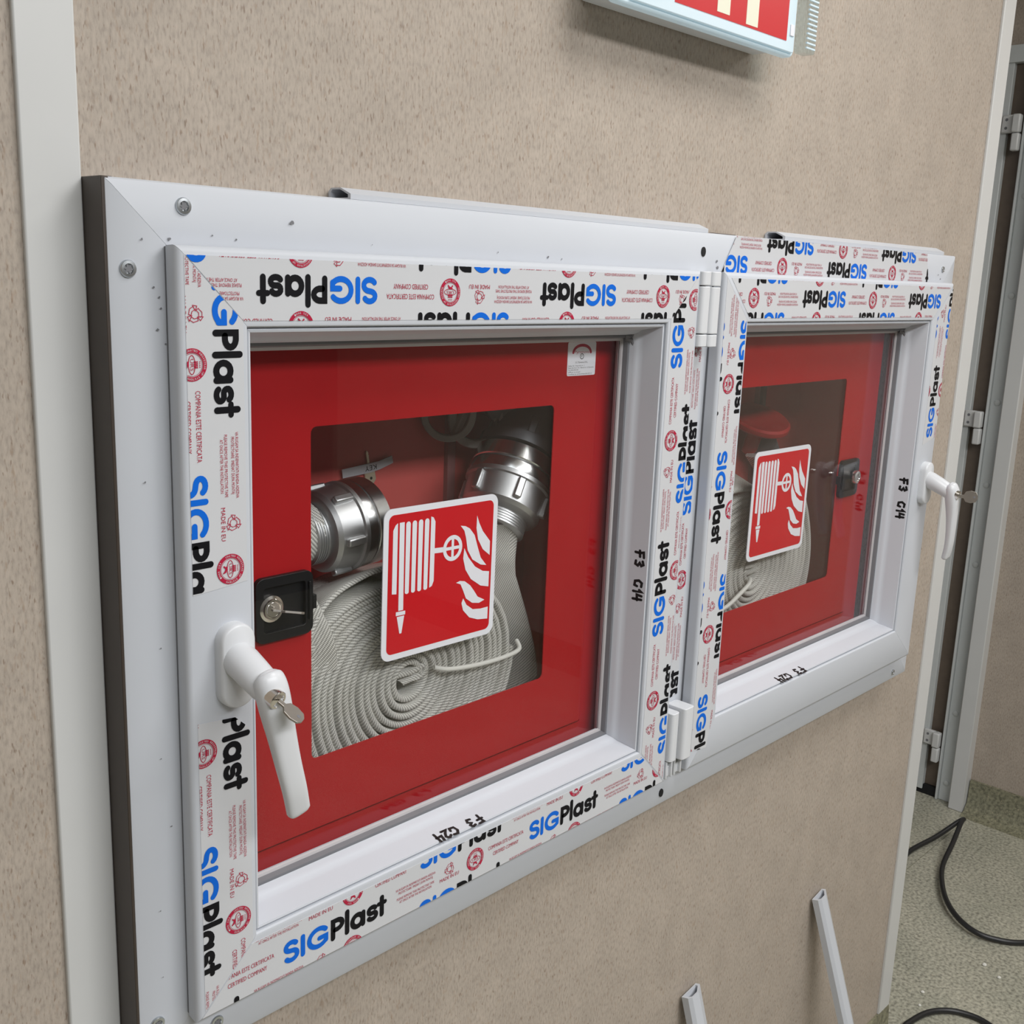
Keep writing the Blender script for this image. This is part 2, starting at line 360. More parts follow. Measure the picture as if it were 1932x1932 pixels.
def unit():
    E = letters()
    def T(s, x, y, wd, cap, centre=True):
        for t in text(s, x, y, wd, cap, centre): E.append((2, t))
    T('VA RUGAM SA INDEPARTATI BANDA ADEZIVA', 153.2, 17.4, 51, 2.6); T('PROTECTOARE  IMEDIAT DUPA MONTAJ', 153.2, 13.7, 44, 2.6)
    T('PLEASE REMOVE THIS PROTECTIVE TAPE', 153.2, 7.8, 48, 2.6); T('AT ONCE AFTER THE INSTALLATION', 153.2, 4.1, 41, 2.6)
    T('MADE IN EU', 198.0, 4.0, 26, 3.7)
    # chasing arrows
    cx, cy = 198.0, 14.6
    for k in range(3):
        a = math.radians(90+120*k); ca, sa = math.cos(a), math.sin(a)
        R = lambda x, y: (cx+ca*x-sa*y, cy+sa*x+ca*y)
        band = [(5.6, -1.6), (5.6, 1.6), (2.6, 4.4), (1.0, 3.0), (3.0, 1.0), (3.0, -1.6), (5.6, -1.6)]
        for p in stroke([R(*q) for q in band], 0.5): E.append((2, p))
        for p in stroke([R(*q) for q in [(2.0, -1.7), (6.6, -1.7), (4.4, -4.4), (2.0, -1.7)]], 0.5): E.append((2, p))
    # seal
    cx, cy = 234.0, 11.2
    N = 40
    for (r0, r1) in ((8.9, 12.0), (8.1, 8.4)):
        for k in range(N):
            a, b = 2*math.pi*k/N, 2*math.pi*(k+1)/N
            E.append((2, [(cx+r0*math.cos(a), cy+r0*math.sin(a)), (cx+r1*math.cos(a), cy+r1*math.sin(a)), (cx+r1*math.cos(b), cy+r1*math.sin(b)), (cx+r0*math.cos(b), cy+r0*math.sin(b))]))
    ring = 'UNITED REGISTRAR OF SYSTEMS'
    def around(s, a0, a1, rad, flip):
        for i, ch in enumerate(s):
            if ch == ' ': continue
            a = math.radians(a0+(a1-a0)*(i+0.5)/len(s)); rot = a-math.pi/2 if not flip else a+math.pi/2
            for t in text(ch, 0, -0.75, 1.25 if ch != 'I' else 0.4, 1.5, True):
                E.append((3, [(cx+rad*math.cos(a)+math.cos(rot)*p[0]-math.sin(rot)*p[1], cy+rad*math.sin(a)+math.sin(rot)*p[0]+math.cos(rot)*p[1]) for p in t]))
    around(ring, 205, -25, 10.45, False); around('ISO 9001', 232, 308, 10.45, True)
    for p in stroke(arc(cx, cy-0.2, 6.9, 2.7, 0, 360, 24), 0.55): E.append((2, p))
    for t in text('URS', cx, cy-1.4, 8.6, 2.6, True): E.append((2, t))
    for i in range(4):
        for j in range(3): E.append((2, [(cx-2.6+i*1.35, cy+1.5+j*1.15), (cx-1.5+i*1.35, cy+1.5+j*1.15), (cx-1.5+i*1.35, cy+2.4+j*1.15), (cx-2.6+i*1.35, cy+2.4+j*1.15)]))
    for i in range(4): E.append((2, [(cx-2.4+i*1.3, cy+5.9), (cx-1.7+i*1.3, cy+5.9), (cx-1.7+i*1.3, cy+6.7), (cx-2.4+i*1.3, cy+6.7)]))
    for p in stroke([(cx-2.6, cy-5.6), (cx-0.2, cy-3.2), (cx+2.6, cy-5.9)], 1.2): E.append((2, p))
    for p in stroke([(cx-1.8, cy-3.3), (cx+1.8, cy-4.4)], 1.6): E.append((2, p))
    T('COMPANIA ESTE CERTIFICATA', 279.5, 13.3, 53, 4.2); T('CERTIFIED COMPANY', 279.5, 5.0, 38.5, 4.2)
    E = [(e[0], e[1], e[2] if len(e) > 2 else 15+k % 11) for k, e in enumerate(E)]
    return [(m, p, min(q[0] for q in p), max(q[0] for q in p), min(q[1] for q in p), max(q[1] for q in p), lv) for m, p, lv in E]
UNIT = unit(); PER = 315.6; ROW = 28.4
DIRS = dict(L=((-1, 0), (0, -1)), D=((0, -1), (1, 0)), R=((1, 0), (0, 1)), U=((0, 1), (-1, 0)))
def tape(mb, region, y, d, O):
    """print the tape pattern in an xz region (mm, counter-clockwise convex) on the plane y (m); O = start of one S on its baseline (mm)"""
    (ux, uz), (vx, vz) = DIRS[d]
    L = [((x-O[0])*ux+(z-O[1])*uz, (x-O[0])*vx+(z-O[1])*vz) for x, z in region]
    ar = sum(L[i][0]*L[(i+1) % len(L)][1]-L[(i+1) % len(L)][0]*L[i][1] for i in range(len(L)))
    if ar < 0: L = L[::-1]
    ed = [(L[i][0], L[i][1], L[(i+1) % len(L)][0], L[(i+1) % len(L)][1]) for i in range(len(L))]
    u0, u1 = min(p[0] for p in L), max(p[0] for p in L); v0, v1 = min(p[1] for p in L), max(p[1] for p in L)
    for k in range(math.floor((v0-30)/ROW), math.ceil(v1/ROW)+1):
        for n in range(math.floor((u0-PER*1.6)/PER), math.ceil(u1/PER)+1):
            ou = n*PER+(PER/2 if k % 2 else 0); ov = k*ROW
            for m, p, a0, a1, b0, b1, lv in UNIT:
                if a1+ou < u0 or a0+ou > u1 or b1+ov < v0 or b0+ov > v1: continue
                q = clip([(s[0]+ou, s[1]+ov) for s in p], ed)
                if len(q) < 3: continue
                yy = y-lv*0.000006-(0.00012 if m == 3 else 0)
                mb.poly([((O[0]+s[0]*ux+s[1]*vx)/1000, yy, (O[1]+s[0]*uz+s[1]*vz)/1000) for s in q], m)
PRINT = [M['ink_blue'], M['ink_black'], M['ink_red'], M['film']]
def film_part(parent, regions, y, label):
    f = MB(); t = MB()
    for reg, d, O in regions:
        f.slab([(x/1000, z/1000) for x, z in reg], y-0.0003, y+0.0002); tape(t, reg, y-0.0006, d, O)
    fo = f.build('protective_film', M['film'], parent, smooth=0, label=label)
    t.build('printed_lettering', PRINT, fo, smooth=0, recalc=False)
    return fo
def marks(mb, lines, O, U, V, sz, wd, mat=0):
    """handwritten strokes on a plane: O origin, U right, V up"""
    O, U, V = Vector(O), Vector(U), Vector(V)
    for ln in lines:
        for p in stroke([(x*sz, y*sz) for x, y in ln], wd): mb.poly([O+U*a+V*b for a, b in p], mat)

# ================================================================== STRUCTURE
b = MB()   # hydrant wall, with the opening for the two built-in cabinets
yw = 0.055; th = 0.30
X = [-3.0, 0.0, 1.36, 1.60]; Zs = [-1.56, -0.63, 0.0, 1.05]
for i in range(3):
    for j in range(3):
        if i == 1 and j == 1: continue
        b.box(X[i], X[i+1], yw, yw+th, Zs[j], Zs[j+1])
struct(b.build('wall_hydrants', M['wall'], smooth=0))
b = MB(); b.box(2.80, 2.95, -3.4, 0.352, -1.47, 1.05); b.box(2.80, 2.95, 0.352, 1.3, 0.63, 1.05); b.box(2.86, 2.95, 0.352, 1.3, -1.56, 0.63)
struct(b.build('wall_right', M['wall'], smooth=0))
b = MB(); b.box(1.60, 2.95, 1.3, 1.42, -1.56, 1.05); struct(b.build('wall_back', M['wall'], smooth=0))
b = MB(); b.box(-3.1, 2.95, -3.5, -3.4, -1.56, 1.05); struct(b.build('wall_opposite', M['dwall'], smooth=0))
b = MB(); b.box(-3.1, -3.0, -3.4, 0.4, -1.56, 1.05); struct(b.build('wall_left', M['wall'], smooth=0))
b = MB(); b.box(-3.1, 3.0, -3.5, 1.42, -1.62, -1.56); struct(b.build('floor', M['floor'], smooth=0))
b = MB(); b.box(-3.1, 3.0, -3.5, 1.42, 1.05, 1.12); struct(b.build('ceiling', M['ceil'], smooth=0))
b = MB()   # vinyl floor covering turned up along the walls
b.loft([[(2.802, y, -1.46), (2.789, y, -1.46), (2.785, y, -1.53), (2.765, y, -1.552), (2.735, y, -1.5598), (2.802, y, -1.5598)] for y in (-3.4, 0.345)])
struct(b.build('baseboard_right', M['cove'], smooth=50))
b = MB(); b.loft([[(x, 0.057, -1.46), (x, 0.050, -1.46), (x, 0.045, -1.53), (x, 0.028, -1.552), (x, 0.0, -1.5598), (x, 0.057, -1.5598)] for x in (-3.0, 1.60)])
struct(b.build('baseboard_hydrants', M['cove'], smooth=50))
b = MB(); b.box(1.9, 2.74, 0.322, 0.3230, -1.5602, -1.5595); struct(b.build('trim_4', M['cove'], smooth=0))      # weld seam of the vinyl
b = MB(); b.box(-0.083, -0.0415, 0.0505, 0.056, -1.46, 1.05); struct(b.build('trim_1', M['strip'], bevel=0.0015))
b = MB(); b.box(1.553, 1.601, 0.0505, 0.056, -1.46, 1.05); b.box(1.5985, 1.603, 0.052, 0.36, -1.46, 1.05); struct(b.build('trim_2', M['strip'], bevel=0.0015))
# door at the corner, in the right-hand wall
b = MB()
b.box(2.800, 2.87, 0.392, 0.438, -1.56, 0.63); b.box(2.790, 2.87, 0.438, 0.445, -1.56, 0.63)
b.box(2.797, 2.83, 0.490, 0.535, -1.545, 0.62)
b.box(2.79, 2.86, 0.392, 1.28, 0.60, 0.645)
dr = struct(b.build('door_1', M['grey'], bevel=0.002))
b = MB(); b.box(2.762, 2.81, 0.348, 0.392, -1.56, 0.70); b.build('door_casing', M['strip'], dr, bevel=0.003)
b = MB(); b.box(2.815, 2.84, 0.445, 1.25, -1.53, 0.60); b.build('door_leaf', M['bdoor'], dr, smooth=0)
b = MB(); b.box(2.802, 2.812, 0.446, 1.2, -1.5598, -1.53); b.build('door_sill_gap', M['hole'], dr, smooth=0)
for z in (-0.32, -0.56, -0.80, -1.27, -1.50, -0.02, 0.25, 0.5):
    b = MB(); b.lathe((2.8005, 0.418, z), (-1, 0, 0), [(0, 0.009), (0.003, 0.0085), (0.005, 0.005), (0.0055, 0.001)], 16); b.build('screw_cap', M['grey'], dr)
for z in (0.44, -0.372, -1.365):
    b = MB(); b.box(2.785, 2.798, 0.456, 0.502, z-0.024, z+0.024); b.box(2.772, 2.796, 0.448, 0.470, z-0.024, z+0.024); b.box(2.774, 2.796, 0.447, 0.468, z-0.072, z-0.0255)
    hg = b.build('door_hinge', M['strip'], dr, bevel=0.004)
    b = MB()
    for dy, dz in ((0.488, 0.011), (0.488, -0.011)): b.lathe((2.7855, dy, z+dz), (-1, 0, 0), [(0, 0.004), (0.001, 0.004)], 12)
    b.build('hinge_screw', M['gasket'], hg)

# ================================================================== OUTER WINDOW FRAME
FX0, FX1, FZ0, FZ1 = -0.0407, 1.4017, -0.6715, 0.0434
fr = thing('window_frame', 'wide white plastic outer frame screwed to the beige wall around both sashes', 'window frame', ((FX0+FX1)/2, 0.055, FZ0))
prof = [(0, 0.056), (0, 0.0235), (0.0012, 0.0212), (0.005, 0.0196), (0.034, 0.0187), (0.050, 0.0182), (0.066, 0.0182), (0.066, 0.062), (0.010, 0.062)]
b = MB(); mitred_frame(b, prof, FX0, FX1, FZ0, FZ1); b.build('frame_profile', M['pvc'], fr, smooth=25)
b = MB(); b.box(0.630, 0.718, 0.0182, 0.062, FZ0+0.0665, FZ1-0.0665); b.build('mullion', M['pvc'], fr, bevel=0.001)
b = MB(); b.box(FX0-0.0008, FX0+0.008, 0.0235, 0.0545, FZ0-0.0, FZ1+0.0004); b.box(FX0-0.0012, FX0+0.004, 0.0215, 0.0240, FZ0, 0.0434); b.box(0.736, 0.785, 0.046, 0.0549, FZ1-0.001, FZ1+0.0025)
b.build('side_lining', M['brown'], fr, bevel=0.0006, label='dark brown side lining')
for x, z, t in ((0.0176, 0.0273, 0.3), (-0.0264, -0.0178, 1.1), (-0.0257, -0.6210, 0.7), (0.0284, -0.6480, 0.2), (1.345, -0.6575, 0.5), (1.352, 0.021, 0.9)):
    big = x < 1
    r = 0.0062 if big else 0.0048
    b = MB(); b.lathe((x, 0.0195, z), (0, -1, 0), [(-0.002, r*0.8), (0.0, r), (0.0012, r), (0.0022, r*0.90), (0.0024, r*0.60), (0.0012, r*0.50), (0.0010, 0.0004)], 32)
    so = b.build('screw', M['steel'], fr)
    b = MB(); st = []
    for k in range(24):
        a = 2*math.pi*k/24; rr = r*(0.44+0.16*math.cos(6*a+t)); st.append((x+rr*math.cos(a), z+rr*math.sin(a)))
    b.slab(st, 0.0178, 0.0183); b.build('drive_recess', M['gasket'], so)
b = MB()
for x, z in ((0.6773, 0.0217), (0.6712, -0.6535)):
    b.slab([(x+0.0042*math.cos(a*0.5236), z+0.0055*math.sin(a*0.5236)) for a in range(12)], 0.0179, 0.0195)
b.build('drilled_hole', M['hole'], fr)
b = MB(); rd = random.Random(3)
for x, z, s_ in ((-0.016, 0.003, 1), (0.11, 0.021, 1.6), (-0.003, -0.045, .7), (-0.008, -0.03, .7), (0.005, 0.004, 1.1), (-0.02, -0.17, .7), (-0.012, -0.3, .6), (-0.008, -0.45, .6), (-0.015, -0.39, .5), (-0.02, -0.52, .6), (-0.02, -0.58, .5),
                 (0.006, -0.030, .8), (-0.004, -0.037, .9), (-0.006, -0.06, .8), (0.0, -0.07, .6), (0.34, 0.008, .6), (0.41, 0.006, 1.0), (0.43, 0.005, .9), (0.19, 0.008, .5), (0.06, 0.006, .8), (0.04, 0.008, .6), (1.335, 0.012, 1.2), (1.345, 0.006, 1.0), (0.705, 0.012, 1.5), (0.708, 0.005, 1.8)):
    n = 7; b.poly([(x+0.0013*s_*rd.uniform(.4, 1.3)*math.cos(2*math.pi*k/n), 0.0176, z+0.0011*s_*rd.uniform(.4, 1.3)*math.sin(2*math.pi*k/n)) for k in range(n)][::-1])
b.build('scuff_marks', M['gasket'], fr, smooth=0, recalc=False)
# protective film left on the frame: top right and mullion
film_part(fr, [([(716, 0), (1300, 0), (1284, 42.6), (744, 42.6)], 'L', (772.3, 20.5)), ([(655, -527), (689, -522), (689, -4), (655, -4)], 'U', (690.5, -289.3))], 0.0180,
          'printed film with upside-down lettering on the frame top and mullion')

# ================================================================== SASHES
H1 = 0.6251
def sash(x0, x1, m2, label, regions, flabel, hxc, tilt, handle_x, key, marklist):
    s = thing('window_sash', label, 'window', ((x0+x1)/2, 0.03, -H1))
    m = 0.058
    # bar face + glazing bead + rear, as one mitred section
    pr = [(0.0005, 0.0150), (0.0, 0.0040), (0.0006, 0.0022), (0.0022, 0.0007), (0.0045, 0.0), (m-0.0030, 0.0), (m-0.0010, 0.0006), (m, 0.0022), (m, 0.0060), (m+0.0012, 0.0060), (m+0.0012, 0.0042), (m+0.0022, 0.0034),
          (m+0.0038, 0.0040), (m+0.0046, 0.0070), (m+0.0085, 0.0250), (m+0.0092, 0.0280), (m+0.0120, 0.0310), (m+0.0140, 0.0350), (m+0.0150, 0.0410), (m+0.0190, 0.0460), (m+0.0190, 0.0499), (m+0.0212, 0.0502), (m+0.0212, 0.0514), (m+0.0140, 0.0520), (m+0.0140, 0.0600), (0.024, 0.0600), (0.024, 0.0150)]
    b = MB()
    for side in range(4):
        A, B = [], []; g = 0.00012
        for q, y in pr:
            ir = q if q < 0.03 or m2 == m else q+(m2-m)    # the lock side is a little wider on one sash
            xl, xr = x0+q, x1-ir
            if side == 0: A.append((xl+g, y, -q)); B.append((xr-g, y, -q))
            if side == 1: A.append((xr, y, -q-g)); B.append((xr, y, -H1+q+g))
            if side == 2: A.append((xr-g, y, -H1+q)); B.append((xl+g, y, -H1+q))
            if side == 3: A.append((xl, y, -H1+q+g)); B.append((xl, y, -q-g))
        b.loft([A, B])
    b.build('sash_profile', M['pvc'], s, smooth=30)
    ix0, ix1, iz0, iz1 = x0+m+0.015, x1-m2-0.015, -H1+m+0.015, -m-0.015
    b = MB(); mitred_frame(b, [(-0.001, 0.0405), (0.0005, 0.0400), (0.0025, 0.0405), (0.0035, 0.0435), (0.0042, 0.0465), (-0.001, 0.0465)], ix0, ix1, iz0, iz1, gap=-0.001)
    # loose gasket ends sticking out at the top right corner
    b.tube(catmull([(ix1-0.004, 0.043, iz1-0.004), (ix1+0.001, 0.038, iz1-0.006), (ix1+0.004, 0.036, iz1-0.014)], 4), [0.003]*4+[0.0025]*4+[0.0008], 8)
    b.tube(catmull([(ix1-0.006, 0.042, iz1-0.001), (ix1-0.001, 0.038, iz1-0.001), (ix1+0.001, 0.037, iz1+0.002)], 4), [0.003]*4+[0.002]*4+[0.0006], 8)
    b.build('glazing_gasket', M['gasket'], s, smooth=40)
    b = MB(); mitred_frame(b, [(0.0030, 0.0455), (0.0062, 0.0468), (0.0070, 0.0485), (0.0030, 0.0488)], ix0, ix1, iz0, iz1, gap=-0.0005); b.build('gasket_lip', M['lipg'], s, smooth=40)
    b = MB(); b.box(ix0+0.001, ix1-0.001, 0.0485, 0.0498, iz0+0.001, iz1-0.001); b.build('glass_pane', M['glass'], s, smooth=0)
    b = MB(); mitred_frame(b, [(0.0012, 0.0150), (0.0012, 0.0181), (0.012, 0.0181), (0.012, 0.0150)], x0, x1, -H1, 0); b.build('edge_seal', M['gasket'], s, smooth=0)
    if regions: film_part(s, regions, 0.0, flabel)
    # handle
    hx, hz = handle_x, -0.3190
    b = MB(); ro = rrect(hx-0.0152, hx+0.0152, hz-0.0345, hz+0.0345, 0.0145, 8)
    sh = lambda k: [(hx+(x-hx)*k, hz+(z-hz)*(1-(1-k)*0.45)) for x, z in ro]
    rings = [[(x, y, z) for x, z in sh(k)] for y, k in ((0.0, 1.0), (-0.0078, 1.0), (-0.0100, 0.965), (-0.0112, 0.88))]
    pts = [(0.0022, -0.0440, 0.0030), (0.0023, -0.0452, 0.0020), (0.0027, -0.0472, -0.0010), (0.0038, -0.0490, -0.0095), (0.0060, -0.0504, -0.0230), (0.0102, -0.0512, -0.0440), (0.0168, -0.0507, -0.0720), (0.0243, -0.0485, -0.0980), (0.0310, -0.0440, -0.1200)]
    if tilt == 0: pts = [(p[0]*0.75, p[1], p[2]) for p in pts]
    half = [(0.0070, 0.0050), (0.0105, 0.0078), (0.0128, 0.0098), (0.0132, 0.0108), (0.0126, 0.0098), (0.0114, 0.0076), (0.0106, 0.0060), (0.0102, 0.0053), (0.0100, 0.0048)]
    path = catmull(pts, 6); hw = catmull([(a, c, 0) for a, c in half], 6)
    hb = MB(); lr = []
    for k, p in enumerate(path):
        t = (path[min(k+1, len(path)-1)]-path[max(k-1, 0)]).normalized(); wv = (Vector((1, 0, 0))-t*t.x).normalized(); nv = t.cross(wv)
        ring = []
        fl = min(1, max(0, (k-12)/16))
        for j in range(24):
            a = 2*math.pi*j/24; e = 1.0-0.38*fl; c, s2 = math.cos(a), math.sin(a)
            ring.append(Vector((hx, 0, hz))+p+wv*hw[k].x*math.copysign(abs(c)**e, c)+nv*hw[k].y*math.copysign(abs(s2)**e, s2))
        lr.append(ring)
    last = lr[-1]; cen = sum(last, Vector())/len(last); tt = (path[-1]-path[-2]).normalized()
    lr.append([cen+(q-cen)*0.85+tt*0.0022 for q in last]); lr.append([cen+(q-cen)*0.45+tt*0.0034 for q in last])
    hb.loft(lr)
    hb.loft([[(hx+q_+r_*math.cos(2*math.pi*k_/28), y_, hz+z_+r_*math.sin(2*math.pi*k_/28)) for k_ in range(28)] for q_, y_, z_, r_ in ((0, -0.0095, 0.0055, 0.0142), (0, -0.0118, 0.0055, 0.0142), (0.0003, -0.0180, 0.0038, 0.0142), (0.0012, -0.0300, -0.0015, 0.0138), (0.0022, -0.0400, -0.0062, 0.0132), (0.0030, -0.0470, -0.0095, 0.0120), (0.0034, -0.0510, -0.0115, 0.0098), (0.0036, -0.0535, -0.0125, 0.0060))])
    h = hb.build('window_handle', M['pvcs'], s, smooth=60)
    rb = MB(); rb.loft(rings); rb.build('rosette', M['pvcs'], h, smooth=50)
    c = Vector((hx+0.0006, -0.0578, hz-0.0118)); ax = Vector((0.14, -0.93, -0.30)).normalized()
    b = MB(); b.lathe(c, ax, [(-0.004, 0.0076), (0.0036, 0.0076), (0.0042, 0.0070), (0.0042, 0.0055), (0.0030, 0.0050), (0.0030, 0.0005)], 28); b.build('lock_cylinder', M['chrome'], h)
    kb = MB(); kd = Vector(key[0]).normalized(); kw = Vector(key[1]); kw = (kw-kd*kw.dot(kd)).normalized(); kn = kd.cross(kw)
    o = c+ax*0.004
    prof = [(0, -0.0028), (0.007, -0.0028), (0.010, -0.0085), (0.018, -0.0105), (0.026, -0.0085), (0.029, -0.003), (0.029, 0.003), (0.026, 0.0085), (0.018, 0.0105), (0.010, 0.0085), (0.007, 0.0028), (0, 0.0028)]
    kb.loft([[o+kd*a*key[2]+kw*q*key[2]+kn*e for a, q in prof] for e in (-0.0009, 0.0009)])
    ko = kb.build('key', M['keym'], h, smooth=0, bevel=0.0003)
    kb = MB(); kb.lathe(o+kd*0.0235*key[2]-kn*0.0010, kn, [(0, 0.0017), (0.0020, 0.0017)], 14); kb.build('key_hole', M['gasket'], ko)
    if marklist:
        for lines, O, U, V, sz, wd in marklist:
            b = MB(); marks(b, lines, O, U, V, sz, wd)
            b.build('marker_writing', M['marker'], s, smooth=0, recalc=False, label='handwritten black marker note')
    return s
F3 = [[(0.55, 1.0), (0.0, 0.95), (0.1, 0.5), (0.05, 0.0)], [(-0.15, 0.5), (0.5, 0.55)]]
T3 = [[(1.0, 0.9), (1.35, 1.0), (1.5, 0.75), (1.2, 0.55), (1.5, 0.35), (1.35, 0.05), (1.0, 0.1)]]
def shift(L, d): return [[(x+d, y) for x, y in l] for l in L]
C_ = [[(0.7, 0.9), (0.3, 0.95), (0.05, 0.6), (0.15, 0.15), (0.6, 0.1), (0.7, 0.4)]]
ONE = [[(0.1, 0.7), (0.3, 1.0), (0.3, 0.0)]]
TWO = [[(0.0, 0.8), (0.3, 1.0), (0.55, 0.75), (0.3, 0.35), (0.0, 0.05), (0.55, 0.05)]]
FOUR = [[(0.1, 1.0), (0.0, 0.45), (0.6, 0.5)], [(0.5, 1.0), (0.5, 0.0)]]
NOTE14 = F3+T3+shift(C_, 3.1)+shift(ONE, 4.1)+shift(FOUR, 4.75)
NOTE24 = F3+T3+shift(C_, 2.9)+shift(TWO, 3.9)+shift(FOUR, 4.75)
rd1 = Vector((-0.0039, 0.018, 0)).normalized()     # direction up the right reveal (outwards to inwards)
bd = Vector((0, -0.018, -0.0039)).normalized()
x1b = 0.65-0.058
mk1 = [(NOTE14, (x1b-0.0073, 0.0190, -0.320), (0, 0, -1), tuple(-rd1), 0.0108, 0.0032),
       (NOTE24, (0.332, 0.0135, -H1+0.058+0.0063), (-1, 0, 0), tuple(bd), 0.0115, 0.0030)]
# film regions are in millimetres on the sash face
W_, Hh = 650, 625.1
r1 = [([(7.2, -6.5), (644, -6.5), (597.5, -53), (53.7, -53)], 'L', (181.4, -18.0)),
      ([(6.0, -258), (53.5, -254), (53.5, -53.5), (6.0, -7)], 'D', (27.2, -8.0)),
      ([(7.0, -616.5), (53.5, -571), (53.5, -378), (40, -365), (7.0, -362)], 'D', (28.3, -311.6)),
      ([(4.5, -621.5), (645, -622), (597, -574), (52, -574)], 'R', (83.5, -610.6)),
      ([(596.5, -570), (643.5, -617), (643.5, -7.5), (596.5, -54)], 'U', (623.0, -424.0))]
x2 = 698.1; e2 = x2+660.8
r2 = [([(x2+14, -6.5), (e2-8, -6.5), (e2-66, -53), (x2+60, -53)], 'L', (997.5, -17.6)),
      ([(x2+5, -600), (x2+40, -605), (x2+53, -548), (x2+53, -53.5), (x2+5, -6)], 'D', (711.0, -212.2)),
      ([(e2-50, -256), (e2-3, -246), (e2-3, -8), (e2-50, -54)], 'U', (1340.5, -245.2))]
SA = sash(0.0, 0.65, 0.058, 'left white window sash covered in printed film, handle on its left side', r1, 'white film with blue and black lettering', 0, 1, 0.0385,
          ((0.48, -0.62, -0.62), (0.86, 0.50, 0.02), 0.82), mk1)
x2b = 0.6981+0.6608-0.0672
mk2 = [(NOTE14, (x2b-0.0073, 0.0190, -0.312), (0, 0, -1), tuple(-rd1), 0.0118, 0.0036),
       (NOTE24, (0.996, 0.0135, -H1+0.058+0.0063), (-1, 0, 0), tuple(bd), 0.0130, 0.0032)]
SB = sash(0.6981, 0.6981+0.6608, 0.0672, 'right white window sash with bare bottom rail, handle on its right side', r2, 'white film with blue and black lettering', 0, 0, 1.3270,
          ((0.30, -0.95, 0.05), (0.1, 0.05, 1), 0.95), mk2)
b = MB(); n = 6
for x, z, k in ((0.305, -0.5635, 1.2), ): b.poly([(x+0.002*k*math.cos(a), 0.0035, z+0.0016*k*math.sin(a)) for a in [2*math.pi*j/n for j in range(n)]][::-1])
# hinges: a left column on the left sash and a right column on the right sash
def hinge_col(par, xa, xb, y0, segs, cap):
    hb = MB()
    for za, zb in segs:
        pts = rrect(xa, xb, y0, 0.0182, 0.0045, 4)
        hb.loft([[(x, y, z) for x, y in pts] for z in (zb, za)])
    return hb.build('hinge', M['pvcs'], par, bevel=0.0008, label=cap)
hinge_col(SA, 0.6500, 0.6672, -0.0035, [(-0.0005, -0.0160), (-0.0172, -0.0700), (-0.0712, -0.0850)], 'white top hinge barrel')
hinge_col(SB, 0.6682, 0.6862, -0.0045, [(-0.0005, -0.0165), (-0.0177, -0.0705), (-0.0717, -0.0855)], 'white top hinge barrel')
h1 = hinge_col(SA, 0.6512, 0.6665, -0.0050, [(-0.534, -0.598)], 'white bottom hinge cover')
h2 = hinge_col(SB, 0.6680, 0.6890, -0.0110, [(-0.530, -0.598)], 'white bottom hinge cover')
for par, xa, xb in ((h1, 0.6515, 0.6655), (h2, 0.6690, 0.6850)):
    b = MB(); b.box(xa, xb, 0.004, 0.0182, -0.6225, -0.608); b.box(xa, xa+0.003, 0.0, 0.0182, -0.6225, -0.599); b.box(xb-0.003, xb, 0.0, 0.0182, -0.6225, -0.599); bk = b.build('pivot_bracket', M['pvcs'], par, bevel=0.0012)
    b = MB(); b.lathe(((xa+xb)/2, 0.008, -0.6075), (0, 0, 1), [(0, 0.0042), (0.010, 0.0042)], 16); b.box(xa+0.003, xb-0.003, 0.010, 0.018, -0.608, -0.599, 1); b.build('pivot_pin', [M['steel'], M['gasket']], par)

# ================================================================== FIRE HOSE CABINETS
SIGN = dict(
 noz=[(0.127, 0.905), (0.167, 0.905), (0.172, 0.325), (0.132, 0.325)],
 arm=[(0.428, 0.696), (0.515, 0.692), (0.515, 0.657), (0.428, 0.661)], tip=[(0.112, 0.320), (0.190, 0.318), (0.190, 0.292), (0.112, 0.294)], tip2=[(0.120, 0.287), (0.182, 0.286), (0.162, 0.170), (0.145, 0.170)],
 f1=[(0.804, 0.868), (0.826, 0.816), (0.864, 0.752), (0.936, 0.673), (0.938, 0.573), (0.87, 0.624), (0.821, 0.7), (0.802, 0.781)],
 f2=[(0.654, 0.817), (0.70, 0.808), (0.740, 0.787), (0.787, 0.735), (0.823, 0.641), (0.853, 0.568), (0.91, 0.506), (0.855, 0.518), (0.775, 0.566), (0.727, 0.638), (0.707, 0.728), (0.69, 0.778)],
 f3=[(0.695, 0.657), (0.735, 0.588), (0.803, 0.512), (0.876, 0.47), (0.939, 0.457), (0.939, 0.348), (0.861, 0.368), (0.767, 0.43), (0.713, 0.504), (0.688, 0.586)],
 f4=[(0.63, 0.426), (0.665, 0.434), (0.71, 0.424), (0.762, 0.387), (0.803, 0.339), (0.838, 0.293), (0.905, 0.259), (0.853, 0.245), (0.787, 0.258), (0.727, 0.3), (0.699, 0.359), (0.672, 0.409)],
 f5=[(0.701, 0.305), (0.735, 0.253), (0.795, 0.211), (0.868, 0.201), (0.941, 0.202), (0.941, 0.115), (0.845, 0.128), (0.765, 0.158), (0.704, 0.22), (0.687, 0.273)])
